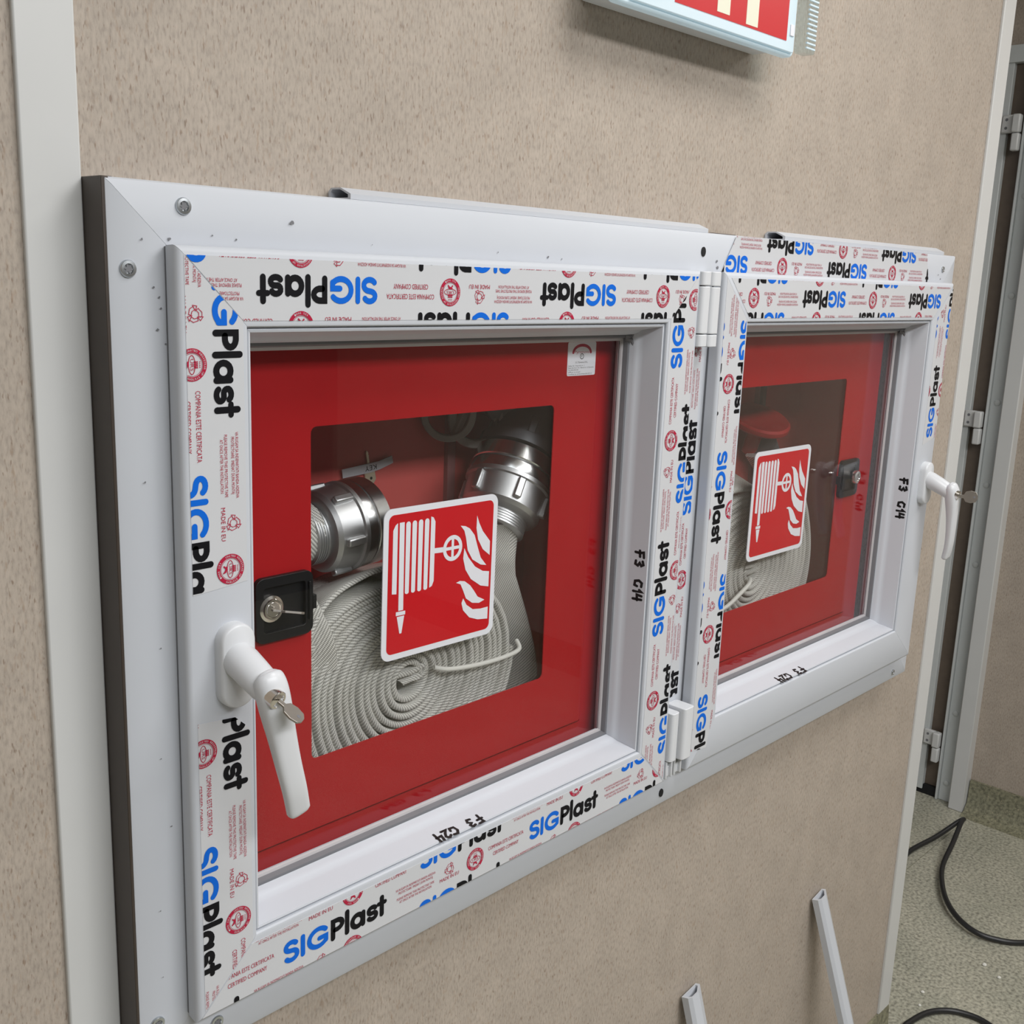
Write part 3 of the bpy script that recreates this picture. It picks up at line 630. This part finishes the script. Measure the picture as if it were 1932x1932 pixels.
def cabinet(cx, mir, label, sx0, sx1, sz0, sz1, rot, key):
    """built-in box with glazed door; mir=1: lock on the left, mir=-1: lock on the right"""
    X = lambda d: cx+mir*d
    def bx(mb, d0, d1, *a, **k): mb.box(min(X(d0), X(d1)), max(X(d0), X(d1)), *a, **k)
    t = thing('fire_hose_cabinet', label, 'cabinet', (cx, 0.205, -0.578))
    b = MB()
    o = rrect(cx-0.275, cx+0.275, -0.578, -0.030, 0.002, 2); i_ = rrect(cx-0.2342, cx+0.2342, -0.5372, -0.0697, 0.002, 2)
    b.ring_plate(o, i_, 0.0655, 0.0670)
    yb = 0.205
    b.box(cx-0.275, cx-0.272, 0.0670, yb, -0.578, -0.030, 1); b.box(cx+0.272, cx+0.275, 0.0670, yb, -0.578, -0.030, 1)
    b.box(cx-0.275, cx+0.275, 0.0670, yb, -0.578, -0.575, 1); b.box(cx-0.275, cx+0.275, 0.0670, yb, -0.033, -0.030, 1)
    b.box(cx-0.275, cx+0.275, yb-0.0025, yb, -0.578, -0.030, 1)
    b.build('cabinet_body', [M['red'], M['redin']], t, smooth=0)
    b = MB(); b.box(cx+0.128, cx+0.140, yb-0.009, yb-0.0025, -0.575, -0.033); b.build('back_strip', M['rail'], t, smooth=0)  # pale pane reflection built as a solid strip on the cabinet back
    # door
    b = MB(); hx0, hx1, hz0, hz1 = cx-0.1605, cx+0.1605, -0.4625, -0.1485
    dn = 7
    b.ring_plate(rrect(cx-0.232, cx+0.232, -0.5345, -0.072, 0.0025, dn), rrect(hx0, hx1, hz0, hz1, 0.006, dn), 0.0638, 0.0650)
    b.ring_plate(rrect(cx-0.232, cx+0.232, -0.5345, -0.072, 0.0025, dn), rrect(cx-0.2308, cx+0.2308, -0.5333, -0.0732, 0.0025, dn), 0.0650, 0.0679)
    d = b.build('cabinet_door', M['red'], t, smooth=30)
    b = MB(); b.ring_plate(rrect(cx-0.240, cx+0.240, -0.5425, -0.064, 0.003, 4), rrect(cx-0.226, cx+0.226, -0.5285, -0.078, 0.003, 4), 0.0680, 0.0710); b.build('dark_gap_ring', M['black'], t, smooth=0)  # black ring added behind the door gap so the seam reads as shade
    b = MB(); b.box(hx0-0.012, hx1+0.012, 0.0653, 0.0675, hz0-0.012, hz1+0.012); b.build('door_pane', M['acryl'], d, smooth=0)
    # pictogram
    W, Hs = sx1-sx0, sz1-sz0; c0 = Vector(((sx0+sx1)/2, 0, (sz0+sz1)/2)); cr, sr = math.cos(rot), math.sin(rot)
    def S(p): 
        x, z = (p[0]-0.5)*W, (p[1]-0.5)*Hs; return (c0.x+cr*x-sr*z, c0.z+sr*x+cr*z)
    def un(pts): return [((x-sx0)/W, (z-sz0)/Hs) for x, z in pts]
    b = MB(); yo = 0.0652
    b.slab([S(p) for p in un(rrect(sx0, sx1, sz0, sz1, 0.010, 8))], yo-0.0010, yo, 0)
    def flat(pts, lvl, mat): b.poly([(q[0], yo-0.0010-0.00012*lvl, q[1]) for q in [S(p) for p in pts]], mat)
    flat(un(rrect(sx0+0.0062, sx1-0.0062, sz0+0.0062, sz1-0.0062, 0.0065, 8)), 1, 1)
    for i in range(7):
        a = 0.075+i*0.0525; w_ = 0.038
        top = 0.905; bot = 0.445
        if i == 1: continue
        if i == 0: pts = [(a, bot), (a+w_, bot-0.005), (a+w_, top)]+[(a+w_*0.5, top-0.012), (a, top-0.045)]
        elif i == 6: pts = [(a, bot-0.01), (a+w_*0.6, bot-0.002), (a+w_, bot+0.03), (a+w_, top-0.03), (a+w_*0.55, top), (a, top+0.008)]
        else: pts = [(a+w_/2+w_/2*math.cos(q), (bot if math.sin(q) < 0 else top-0.019)+0.019*math.sin(q)) for q in [math.radians(v) for v in range(0, 360, 30)]]
        flat(pts, 2, 2)
    for q_, k in enumerate(('noz', 'arm', 'tip', 'tip2', 'f1', 'f2', 'f3', 'f4', 'f5')): flat(SIGN[k], 2+0.13*q_, 2)
    for p in stroke(arc(0.588, 0.674, 0.073, 0.075, 0, 360, 32), 0.027): flat(p, 3.4, 2)
    flat([(0.577, 0.61), (0.599, 0.61), (0.599, 0.74), (0.577, 0.74)], 3, 2); flat([(0.52, 0.663), (0.656, 0.663), (0.656, 0.685), (0.52, 0.685)], 2.5, 2)
    b.build('hose_pictogram', [M['signwhite'], M['signred'], M['signwhite']], d, smooth=0, recalc=False, label='red square hose pictogram with white border')
    # lock plate with recess
    l0, l1 = X(-0.2220), X(-0.1620); lx0, lx1 = min(l0, l1), max(l0, l1); lz0, lz1 = -0.3350, -0.2760
    b = MB(); b.ring_plate(rrect(lx0, lx1, lz0, lz1, 0.008, 6), rrect(lx0+0.008, lx1-0.008, lz0+0.009, lz1-0.009, 0.003, 6), 0.0585, 0.0640)
    b.box(lx0+0.004, lx1-0.004, 0.0630, 0.0639, lz0+0.005, lz1-0.005)
    tx = X(-0.1625); b.box(min(tx, tx+mir*0.004), max(tx, tx+mir*0.004), 0.0580, 0.0645, -0.313, -0.300); tx2 = X(-0.1665); b.box(tx2-0.001, tx2+0.001, 0.0565, 0.06, -0.322, -0.286)
    lk = b.build('lock_plate', M['black'], d, bevel=0.0012, smooth=40)
    ccx = X(-0.2060) if mir > 0 else X(-0.2035); ccz = -0.3045
    b = MB()
    if key:
        b.lathe((ccx, 0.0630, ccz), (0, -1, 0), [(0, 0.0125), (0.0045, 0.0120), (0.0055, 0.0095), (0.0075, 0.0092), (0.0075, 0.0078), (0.0065, 0.0072), (0.0072, 0.0065), (0.0072, 0.0005)], 32)
        lc = b.build('cam_lock', M['chrome'], d)
        b = MB(); kd = Vector((0.80, -0.52, -0.12)).normalized(); kw = Vector((0.25, 0.2, 1.0)); kw = (kw-kd*kw.dot(kd)).normalized(); kn = kd.cross(kw); o = Vector((ccx, 0.057, ccz-0.001))
        # the key lies nearly edge-on
        kw, kn = kn, kw
        pf = [(0, -0.0035), (0.007, -0.0035), (0.010, -0.0085), (0.024, -0.0085), (0.027, -0.005), (0.027, 0.005), (0.024, 0.0085), (0.010, 0.0085), (0.007, 0.0035), (0, 0.0035)]
        b.loft([[o+kd*a+kw*q+kn*e for a, q in pf] for e in (-0.0010, 0.0010)]); b.build('key', M['keym'], d, smooth=0, bevel=0.0003)
    else:
        b.lathe((ccx, 0.0630, ccz), (0, -1, 0), [(0, 0.0110), (0.010, 0.0108), (0.0125, 0.0098), (0.0128, 0.0060), (0.0122, 0.0055), (0.0122, 0.0005)], 32); b.build('cam_lock', M['chrome'], d)
    return t, d
c1, d1 = cabinet(0.3210, 1, 'red fire hose cabinet behind the left sash, key left in its lock', 0.2441, 0.3985, -0.3885, -0.2355, -0.012, True)
c2, d2 = cabinet(0.9950, -1, 'red fire hose cabinet behind the right sash, lock without a key', 0.9070, 1.0640, -0.3985, -0.2410, -0.006, False)
# maker's label on the left cabinet door
b = MB(); lx0, lx1, lz0, lz1 = 0.4992, 0.5470, -0.1182, -0.0815
b.slab(rrect(lx0, lx1, lz0, lz1, 0.0022, 5), 0.0634, 0.0638, 0)
def lt(s, x, z, wd, cap, m, c=False):
    for t in text(s, x, z, wd, cap, c): b.poly([(p[0], 0.06335, p[1]) for p in t], m)
cxm = (lx0+lx1)/2
for p in stroke(arc(cxm, -0.0935, 0.0150, 0.0085, 5, 175, 16), 0.0032): b.poly([(q[0], 0.06335, q[1]) for q in p], 1)
lt('Pyronova', cxm, -0.0938, 0.0250, 0.0032, 1, True)
for p in stroke(arc(cxm, -0.0972, 0.0030, 0.0028, 0, 360, 16), 0.0008): b.poly([(q[0], 0.06335, q[1]) for q in p], 2)
lt('P', cxm, -0.0984, 0.0018, 0.0026, 2, True)
lt('S.C. Pyronova S.R.L.', cxm, -0.1045, 0.0210, 0.0019, 2, True)
for i, (s, wd) in enumerate((('Sediu: Str. Depoului nr. 1', 0.027), ('Punct de lucru: Str. Fabricii nr. 2, Romania', 0.043), ('Tel. 0236 000 000', 0.017), ('office e-mail', 0.020), ('Certificat de conformitate EN 671-2', 0.040))):
    lt(s, lx0+0.0018, -0.1078-i*0.0023, wd, 0.0013, 2)
b.build('maker_label', [M['signwhite'], M['ink_red'], M['ink_black']], d1, smooth=0, recalc=False, label='small white maker label')

# ------------------------------------------------------------------ hoses
def band(mb, path, widths, thick, wdir, uo=0.0):
    """flat hose swept along a path; wdir(k) = direction of its width"""
    n = 14; P = [Vector(p) for p in path]; i0 = len(mb.v); arc_ = [uo]
    for k in range(1, len(P)): arc_.append(arc_[-1]+(P[k]-P[k-1]).length)
    prof = []
    for j in range(n):
        a = 2*math.pi*j/n; c, s_ = math.cos(a), math.sin(a)
        prof.append((c, s_))
    per = []
    for k, p in enumerate(P):
        t = (P[min(k+1, len(P)-1)]-P[max(k-1, 0)]).normalized(); wd = Vector(wdir(k)); wd = (wd-t*wd.dot(t)).normalized(); nv = t.cross(wd)
        hw = (widths[k] if isinstance(widths, (list, tuple)) else widths)/2; ht = (thick[k] if isinstance(thick, (list, tuple)) else thick)/2
        for c, s_ in prof:
            ww = hw-ht
            mb.v.append(tuple(p+wd*(math.copysign(ww, c)*(1 if abs(c) > 0.3 else abs(c)/0.3)+ht*c)+nv*ht*s_))
    if mb.uv is None: mb.uv = []
    hw = (widths[0] if isinstance(widths, (list, tuple)) else widths); pl = 2*hw
    vv = []
    acc = 0
    for j in range(n): 
        vv.append(acc)
        a, c = Vector(mb.v[i0+j]), Vector(mb.v[i0+(j+1) % n]); acc += (a-c).length
    vv.append(acc)
    for k in range(len(P)-1):
        for j in range(n):
            a = i0+k*n; c = a+n; mb.f.append((a+j, a+(j+1) % n, c+(j+1) % n, c+j)); mb.m.append(0)
            mb.uv += [(arc_[k], vv[j]), (arc_[k], vv[j+1]), (arc_[k+1], vv[j+1]), (arc_[k+1], vv[j])]
    for k in (0, len(P)-1):
        mb.f.append(tuple(i0+k*n+j for j in range(n))); mb.m.append(0); mb.uv += [(arc_[k], v) for v in vv[:n]]
def roll(mb, cx, cz, y0, y1, rout, turns, flat_top, phase, ccw=1, start=0.016):
    pitch = (rout-start)/turns; path = []
    path += [(cx+0.024*math.cos(2.6), 0, cz+0.024*math.sin(2.6)*0.4+0.002), (cx+0.004, 0, cz+0.006), (cx+0.021, 0, cz+0.010), (cx+0.0235, 0, cz+0.002), (cx+0.012, 0, cz-0.003), (cx-0.010, 0, cz-0.004)]
    N = int(turns*46); th0 = phase-ccw*turns*2*math.pi
    rnd = random.Random(5); wob = [rnd.uniform(-1, 1) for _ in range(200)]
    for k in range(N+1):
        f = k/N; th = th0+ccw*f*turns*2*math.pi; r = start+pitch*turns*f
        s_ = math.sin(th); fl = 1-flat_top*(max(0, s_)**2)*min(1, f*2)
        fl *= 1+0.02*math.sin(3*th+1.0)*f
        path.append((cx+r*math.cos(th)*fl, 0.0, cz+r*s_*fl))
    yc = (y0+y1)/2
    q = []
    for k, p in enumerate(path):
        jit = 0.0016*math.sin(k*0.045)+0.0010*math.sin(k*0.137+1)
        q.append((p[0], yc+jit, p[2]))
    th = [pitch*0.89]*len(q)
    band(mb, q, (y1-y0), th, lambda k: (0, 1, 0))
    return q
# --- cabinet 1 hose
t = thing('fire_hose', 'rolled pale woven fire hose in the left cabinet, both couplings showing', 'fire hose', (0.305, 0.13, -0.575))
b = MB(); q = roll(b, 0.3045, -0.4270, 0.090, 0.170, 0.153, 15, 0.28, 0.0)
b.build('hose_roll', M['hose'], t, smooth=70)
b = MB()
pth = catmull([(0.440, 0.125, -0.570), (0.480, 0.122, -0.530), (0.496, 0.118, -0.490), (0.494, 0.116, -0.455), (0.480, 0.114, -0.411), (0.462, 0.112, -0.365), (0.450, 0.112, -0.328), (0.455, 0.122, -0.292)], 9)
def wd1(k):
    f = min(1, max(0, (k-8)/42.0)); return (0.50+0.40*f, -0.86+0.45*f, -0.10-0.15*f)
band(b, pth, [0.058-0.022*min(1, k/48) if k < 48 else 0.036+0.022*(k-48)/15 for k in range(64)], [0.008+0.046*max(0, (k-50)/13)**1.3 for k in range(64)], wd1)
b.build('hose_tail', M['hose'], t, smooth=70)
b = MB()
pth = catmull([(0.335, 0.120, -0.312), (0.290, 0.125, -0.3135), (0.240, 0.128, -0.320), (0.195, 0.125, -0.335), (0.168, 0.120, -0.365), (0.160, 0.115, -0.41), (0.158, 0.12, -0.46)], 8)
band(b, pth, 0.078, 0.006, lambda k: (-0.25+0.1*k/48, 0.9, -0.38))
pth = catmull([(0.150, 0.100, -0.300), (0.166, 0.094, -0.335), (0.180, 0.092, -0.368), (0.186, 0.096, -0.395)], 8)
band(b, pth, 0.050, 0.006, lambda k: (0.85, -0.25, 0.35), 0.5)
b.build('hose_tail', M['hose'], t, smooth=70)
b = MB(); b.tube(catmull([(0.332, 0.084, -0.4190), (0.350, 0.078, -0.4235), (0.390, 0.076, -0.4275), (0.430, 0.077, -0.4290), (0.458, 0.080, -0.4270), (0.464, 0.090, -0.420)], 8), 0.0026, 10); b.build('cable_tie', M['tie'], t)
def storz(parent, o, a, nm='hose_coupling', mat=None, sc_=1.0):
    o = Vector(o); a = Vector(a).normalized(); k = sc_
    mb = MB()
    pr = [(-0.0445, 0.0300)]
    for i in range(5): pr += [(-0.0440+i*0.0029, 0.0322), (-0.0426+i*0.0029, 0.0322), (-0.0424+i*0.0029, 0.0311), (-0.0413+i*0.0029, 0.0311)]
    pr += [(-0.0290, 0.0320), (-0.0285, 0.0360), (-0.0265, 0.0400), (-0.0220, 0.0430), (0.0, 0.0445), (0.0035, 0.0450), (0.0045, 0.0478), (0.0090, 0.0482)]
    mb.lathe(o, a, [(x*k, r*k) for x, r in pr], 56, 0)
    mb.lathe(o, a, [(x*k, r*k) for x, r in [(0.0085, 0.040), (0.0090, 0.0470), (0.0100, 0.0474), (0.0205, 0.0474), (0.0215, 0.0465), (0.0215, 0.040)]], 56, 1)
    mb.lathe(o, a, [(x*k, r*k) for x, r in [(0.0235, 0.038), (0.0235, 0.0462), (0.0245, 0.0472), (0.0400, 0.0472), (0.0430, 0.0440), (0.0430, 0.030)]], 56, 1)
    mb.lathe(o, a, [(x*k, r*k) for x, r in [(0.018, 0.0425), (0.026, 0.0425)]], 40, 0)
    c = mb.build(nm, [mat or M['alu'], M['alub']], parent, smooth=25)
    u = a.orthogonal().normalized(); v = a.cross(u)
    for j in range(6):
        lb = MB(); an = 2*math.pi*j/6+0.35; rd_ = u*math.cos(an)+v*math.sin(an)
        lb.obox(o+a*(-0.0080*k)+rd_*0.0455*k, (a, rd_, a.cross(rd_)), (0.0115*k, 0.0032*k, 0.0042*k))
        lb.build('coupling_lug', mat or M['alu'], c, bevel=0.0016)
    hb = MB(); hb.lathe(o, a, [(x*k, r*k) for x, r in [(-0.062, 0.018), (-0.0615, 0.026), (-0.0600, 0.0310), (-0.04, 0.0310)]], 32); 
    return c, hb
c, hb = storz(t, (0.2440, 0.140, -0.2655), (0.985, 0.03, 0.06), sc_=0.955)
# short woven end of the hose leaving the left coupling, bending to the left
b2 = MB(); pth = catmull([(0.212, 0.139, -0.264), (0.185, 0.139, -0.266), (0.150, 0.140, -0.270), (0.120, 0.142, -0.285)], 6)
band(b2, pth, [0.0605]*19, [0.0600-0.025*k/18 for k in range(19)], lambda k: (0, 0.3, 1)); b2.build('hose_tail', M['hose'], t, smooth=70)
c, hb = storz(t, (0.4800, 0.130, -0.2570), (0.60, 0.20, 0.80), sc_=1.06)
# --- hydrant valve of the left cabinet
v = thing('hydrant_valve', 'dull grey hydrant valve at the upper right corner inside the left cabinet', 'valve', (0.52, 0.20, -0.25))
a = Vector((0.60, 0.20, 0.80)).normalized(); o = Vector((0.4800, 0.130, -0.2570))+a*0.0475
b = MB(); b.lathe(o, a, [(0.0, 0.036), (0.0, 0.0490), (0.004, 0.0500), (0.012, 0.0500), (0.014, 0.0460), (0.034, 0.0440), (0.040, 0.0410), (0.048, 0.0380), (0.060, 0.0370), (0.075, 0.0360), (0.080, 0.010)], 48)
b.lathe(o+a*0.050+Vector((-0.030, 0.02, 0.035)), (0.35, 0.9, 0.1), [(-0.03, 0.001), (-0.03, 0.030), (-0.026, 0.034), (0.012, 0.034), (0.014, 0.030)], 40)
vb = b.build('valve_body', M['dalu'], v, smooth=30)
u_ = a.orthogonal().normalized(); w_ = a.cross(u_)
for j in range(6):
    b = MB(); rd_ = u_*math.cos(j*1.047+0.2)+w_*math.sin(j*1.047+0.2); b.obox(o+a*0.024+rd_*0.0455, (a, rd_, a.cross(rd_)), (0.011, 0.003, 0.0045)); b.build('valve_lug', M['dalu'], v, bevel=0.0014)
# --- nozzle with shut-off loop hanging at the top of the left cabinet
nz = thing('hose_nozzle', 'grey plastic nozzle with looped shut-off lever at the top of the left cabinet', 'nozzle', (0.45, 0.19, -0.20))
def loop(mb, c, rx, rz, yy, wd, thk, tilt, ax=(0.8, -0.6, 0)):
    A = Vector(ax).normalized(); n = 40; rings = []
    for k in range(n):
        th_ = 2*math.pi*k/n; d_ = Vector((0, 0, 1))*math.sin(th_)*rz+A*math.cos(th_)*rx*(1-0.25*math.sin(th_))
        p = Vector(c)+d_; rad = (Vector((0, 0, 1))*math.sin(th_)/rz+A*math.cos(th_)/rx).normalized(); nn = A.cross(Vector((0, 0, 1)))
        rings.append([p+rad*wd*x+nn*thk*y for x, y in ((-1, -1), (1, -1), (1, 1), (-1, 1))])
    mb.loft(rings, 0, False, True)
b = MB(); loop(b, (0.4660, 0.170, -0.1640), 0.026, 0.040, 0, 0.0050, 0.0060, 0); b.obox((0.452, 0.172, -0.165), ((0.35, -0.2, 1), (0.8, -0.6, 0), (0, 1, 0)), (0.030, 0.004, 0.004))
nb = b.build('shut_off_lever', M['greyp'], nz, bevel=0.0015)
b = MB(); loop(b, (0.4330, 0.180, -0.1560), 0.027, 0.040, 0, 0.0040, 0.0060, 0); b.tube([(0.43, 0.178, -0.125), (0.46, 0.180, -0.10), (0.48, 0.180, -0.08)], 0.018, 16); b.build('nozzle_body', M['greyp'], nz, bevel=0.001)
# --- spare key taped to the back of the left cabinet
k = thing('spare_key', 'small brass key taped upside down on the red back of the left cabinet', 'key', (0.339, 0.202, -0.25))
b = MB(); yk = 0.2000
ang = math.radians(10.4)
def K(x, z): x, z = x*0.75, z*0.75; return (0.3366+x*math.cos(ang)-z*math.sin(ang), -0.2260+x*math.sin(ang)+z*math.cos(ang))
b.slab([K(*p) for p in [(-0.0022, 0.0), (-0.0095, -0.002), (-0.0100, -0.016), (-0.004, -0.022), (0.004, -0.022), (0.0100, -0.016), (0.0095, -0.002), (0.0022, 0.0), (0.0022, 0.020), (0.0032, 0.0215), (0.0018, 0.0235), (0.0028, 0.0255), (0.0, 0.030), (-0.0022, 0.027)]], yk, yk+0.002)
kk = b.build('key_blade', M['keyp'], k, smooth=0, bevel=0.0004)
b = MB(); cxk, czk = K(0.001, -0.0125); b.lathe((cxk, yk-0.0001, czk), (0, 1, 0), [(0, 0.0017), (0.0020, 0.0017)], 16); b.build('key_hole', M['hole'], kk)
tp = thing('paper_tape', 'short grey paper strip reading KEY stuck across the spare key', 'label', (0.338, 0.200, -0.245))
b = MB(); b.slab([(0.2981, -0.2212), (0.3335, -0.2183), (0.3480, -0.2170), (0.3670, -0.2125), (0.3688, -0.2207), (0.3500, -0.2262), (0.3368, -0.2284), (0.2993, -0.2308)], 0.1985, 0.1995)
ts = b.build('strip', M['paper'], tp, smooth=0)
b = MB(); ca, sa = math.cos(math.radians(185)), math.sin(math.radians(185))
for tr in text('KEY', 0, 0, 0.0160, 0.0056): b.poly([(0.3447+ca*p[0]-sa*p[1], 0.1982, -0.2197+sa*p[0]+ca*p[1]) for p in tr])
b.build('lettering', M['ink_black'], ts, smooth=0, recalc=False)

# --- cabinet 2 contents
t = thing('fire_hose', 'rolled pale woven fire hose in the right cabinet tied with a pale strap', 'fire hose', (0.98, 0.13, -0.575))
b = MB(); roll(b, 0.9720, -0.4260, 0.090, 0.170, 0.152, 15, 0.22, math.radians(178), 1); b.build('hose_roll', M['hose'], t, smooth=70)
b = MB()
pth = catmull([(1.020, 0.13, -0.572), (1.090, 0.13, -0.55), (1.135, 0.13, -0.49), (1.145, 0.13, -0.43), (1.130, 0.13, -0.37), (1.095, 0.13, -0.31), (1.06, 0.135, -0.27)], 8); band(b, pth, 0.078, 0.008, lambda k: (0, 1, 0))
pth = catmull([(0.870, 0.125, -0.290), (0.905, 0.125, -0.285), (0.945, 0.125, -0.287), (0.985, 0.13, -0.300)], 8); band(b, pth, 0.080, 0.010, lambda k: (0, 0.9, 0.35))
b.build('hose_tail', M['hose'], t, smooth=70)
b = MB(); b.tube(catmull([(0.960, 0.086, -0.436), (0.945, 0.079, -0.440), (0.920, 0.077, -0.449), (0.890, 0.078, -0.462), (0.865, 0.084, -0.470)], 8), 0.0030, 10); b.build('cable_tie', M['tie'], t)
v = thing('hydrant_valve', 'hydrant valve with dark red disc imitating a reflection inside the right cabinet', 'valve', (1.12, 0.2, -0.35))
b = MB(); b.tube([(1.105, 0.172, -0.26), (1.160, 0.172, -0.33), (1.175, 0.172, -0.44)], 0.024, 20)
b.build('valve_body', M['dalu'], v)
b = MB(); c = Vector((1.083, 0.168, -0.226)); a = Vector((-0.15, -0.35, 0.9)).normalized(); b.lathe(c, a, [(0, 0.02), (0.0, 0.044), (0.004, 0.048), (0.010, 0.048), (0.013, 0.044), (0.010, 0.036), (0.008, 0.015)], 40); b.lathe(c, a, [(-0.05, 0.012), (0.0, 0.012)], 16)
b.build('reflection_disc', M['red'], v)  # round red reflection built as a solid disc
b = MB(); b.box(1.128, 1.137, 0.190, 0.2024, -0.575, -0.033); b.build('back_strip', M['dalu'], c2, smooth=0)  # darker strip set over the reflection strip

# ================================================================== EXIT LUMINAIRE
e = thing('exit_luminaire', 'lit emergency exit light box with red panel high on the beige wall', 'exit light', (0.64, 0.055, 0.25))
ex0, ex1, ez = 0.470, 0.806, 0.2490
b = MB(); b.box(ex0+0.010, ex1-0.004, 0.012, 0.0549, ez+0.008, ez+0.215); b.build('housing', M['lum'], e, bevel=0.004)
b = MB()
b.loft([[(x, yy, zz) for x, zz in rrect(ex0, ex1, ez, ez+0.215, 0.008, 5)] for yy in (0.012, 0.0)]); b.build('cover_frame', M['lit_blue'], e, bevel=0.002)
b = MB(); b.loft([[(x, yy, zz) for x, zz in rrect(ex0+0.020, ex1-0.006, ez+0.0040, ez+0.20, 0.003, 3)] for yy in (0.0, -0.0035)]); b.build('diffuser', M['lit_blue'], e, bevel=0.001)
b = MB(); zr = 0.2640
b.box(0.5610, 0.7810, -0.0042, -0.0034, zr, ez+0.19); rp = b.build('sign_panel', M['lit_red'], e, smooth=0)
b = MB()
for xa, xb, za in ((0.6360, 0.6600, 0.2690), (0.6930, 0.7170, 0.2665)): b.box(xa, xb, -0.0047, -0.0041, za, ez+0.17)
b.build('pictogram', M['lit_white'], rp, smooth=0)
b = MB(); b.loft([[(x, yy, zz) for x, zz in rrect(0.806, 0.834, 0.2550, ez+0.17, 0.005, 4)] for yy in (-0.012, 0.0)])
pc = b.build('prismatic_cover', M['clearp'], e, smooth=40)
for i in range(18):
    b = MB(); b.box(0.812, 0.832, -0.0135, -0.0118, 0.2600+i*0.0052, 0.2617+i*0.0052); b.build('prism_rib', M['lit_blue'], pc, smooth=0)
b = MB(); b.box(0.808, 0.822, -0.002, 0.010, 0.322, 0.345); b.build('indicator', M['lit_green'], e, bevel=0.001)
b = MB(); b.box(0.7880, 0.7960, -0.0050, -0.0034, 0.2705, 0.2830); b.build('clip', M['signwhite'], e, bevel=0.0006)

# ================================================================== LOOSE PVC BEADS
def bead(path_a, path_b, wdir, ndir, wd, ht, label, group=None):
    A, B = Vector(path_a), Vector(path_b); t_ = (B-A).normalized(); W = Vector(wdir); W = (W-t_*W.dot(t_)).normalized(); N_ = Vector(ndir); N_ = (N_-t_*N_.dot(t_)-W*N_.dot(W)).normalized()
    out = [(0, 0), (wd, 0), (wd, ht*0.45), (wd*0.55, ht), (wd*0.12, ht), (0, ht*0.7)]
    inn = [(wd*0.10, ht*0.14), (wd*0.88, ht*0.14), (wd*0.88, ht*0.40), (wd*0.52, ht*0.86), (wd*0.18, ht*0.86), (wd*0.10, ht*0.62)]
    mb = MB(); n = len(out); i0 = len(mb.v)
    for P in (A, B):
        mb.v += [tuple(P+W*x+N_*y) for x, y in out]; mb.v += [tuple(P+W*x+N_*y) for x, y in inn]
    for j in range(n):
        k_ = (j+1) % n
        for q_ in ((j, k_, 2*n+k_, 2*n+j), (n+k_, n+j, 3*n+j, 3*n+k_), (k_, j, n+j, n+k_), (2*n+j, 2*n+k_, 3*n+k_, 3*n+j)): mb.f.append(q_); mb.m.append(0)
    o = mb.build('glazing_bead', M['pvc'], smooth=0)
    return tag(o, label, 'plastic profile', 'loose white glazing beads')
bead((0.172, 0.054, 0.0436), (0.692, 0.054, 0.0436), (0, -1, 0), (0, 0, 1), 0.030, 0.0095, 'white hollow profile offcut lying on the frame above the left sash')
bead((0.866, 0.054, 0.0436), (1.362, 0.054, 0.0436), (0, -1, 0), (0, 0, 1), 0.030, 0.0105, 'white hollow profile offcut lying on the frame above the right sash')
bead((1.196, 0.050, -1.045), (1.245, -0.095, -1.558), (1, 0.05, 0), (0, -1, 0), 0.040, 0.016, 'longer white profile offcut leaning on the wall near the right wall end')
bead((0.808, 0.050, -1.038), (0.842, -0.085, -1.558), (1, 0.05, 0), (0, -1, 0), 0.040, 0.016, 'white profile offcut leaning on the wall left of the longer one, mostly cut off below')

# ================================================================== FLOOR THINGS
b = MB()
P = [(1.90, 0.46, -1.553), (2.10, 0.40, -1.553), (2.30, 0.355, -1.553), (2.413, 0.350, -1.548), (2.51, 0.325, -1.535), (2.585, 0.300, -1.51), (2.605, 0.288, -1.50), (2.580, 0.285, -1.50), (2.487, 0.268, -1.52), (2.380, 0.250, -1.54), (2.290, 0.215, -1.54), (2.215, 0.172, -1.54), (2.165, 0.125, -1.542), (2.140, 0.075, -1.545), (2.150, 0.030, -1.550), (2.195, -0.028, -1.553), (2.32, -0.11, -1.553), (2.60, -0.25, -1.553)]
b.tube(catmull(P, 8), 0.0068, 12); tag(b.build('power_cable', M['cable']), 'black cable looping across the green floor past the wall end', 'cable')
b = MB()
P = [(1.640, 0.02, -1.553), (1.680, 0.042, -1.553), (1.704, 0.042, -1.553), (1.756, 0.030, -1.552), (1.792, 0.010, -1.552), (1.817, -0.021, -1.552), (1.826, -0.070, -1.552), (1.80, -0.13, -1.553), (1.74, -0.18, -1.553)]
b.tube(catmull(P, 8), 0.0062, 12); tag(b.build('power_cable', M['cable']), 'black cable curl cut by the bottom right corner of the photo', 'cable')
rd = random.Random(11)
for (x, y, s_), nm in zip(((2.040, 0.008, 0.006), (2.017, -0.034, 0.005), (1.834, 0.068, 0.0045), (1.784, 0.053, 0.004)), ('white crumb lying inside the cable loop on the green floor', 'white crumb just below the cable loop on the green floor', 'white crumb near the wall end, further from the camera', 'white crumb nearest the wall end corner')):
    b = MB(); 
    b.lathe((x, y, -1.560), (0.1, 0.05, 1), [(0, s_*0.7), (s_*0.5, s_*rd.uniform(.8, 1.1)), (s_*1.0, s_*0.6), (s_*1.2, s_*0.15)], 7)
    tag(b.build('plaster_crumb', M['crumb'], smooth=0), nm, 'debris', 'plaster crumbs on the floor')

# lift everything so the floor is at zero
for o in list(sc.objects):
    if o.parent is None: o.location.z += Z0
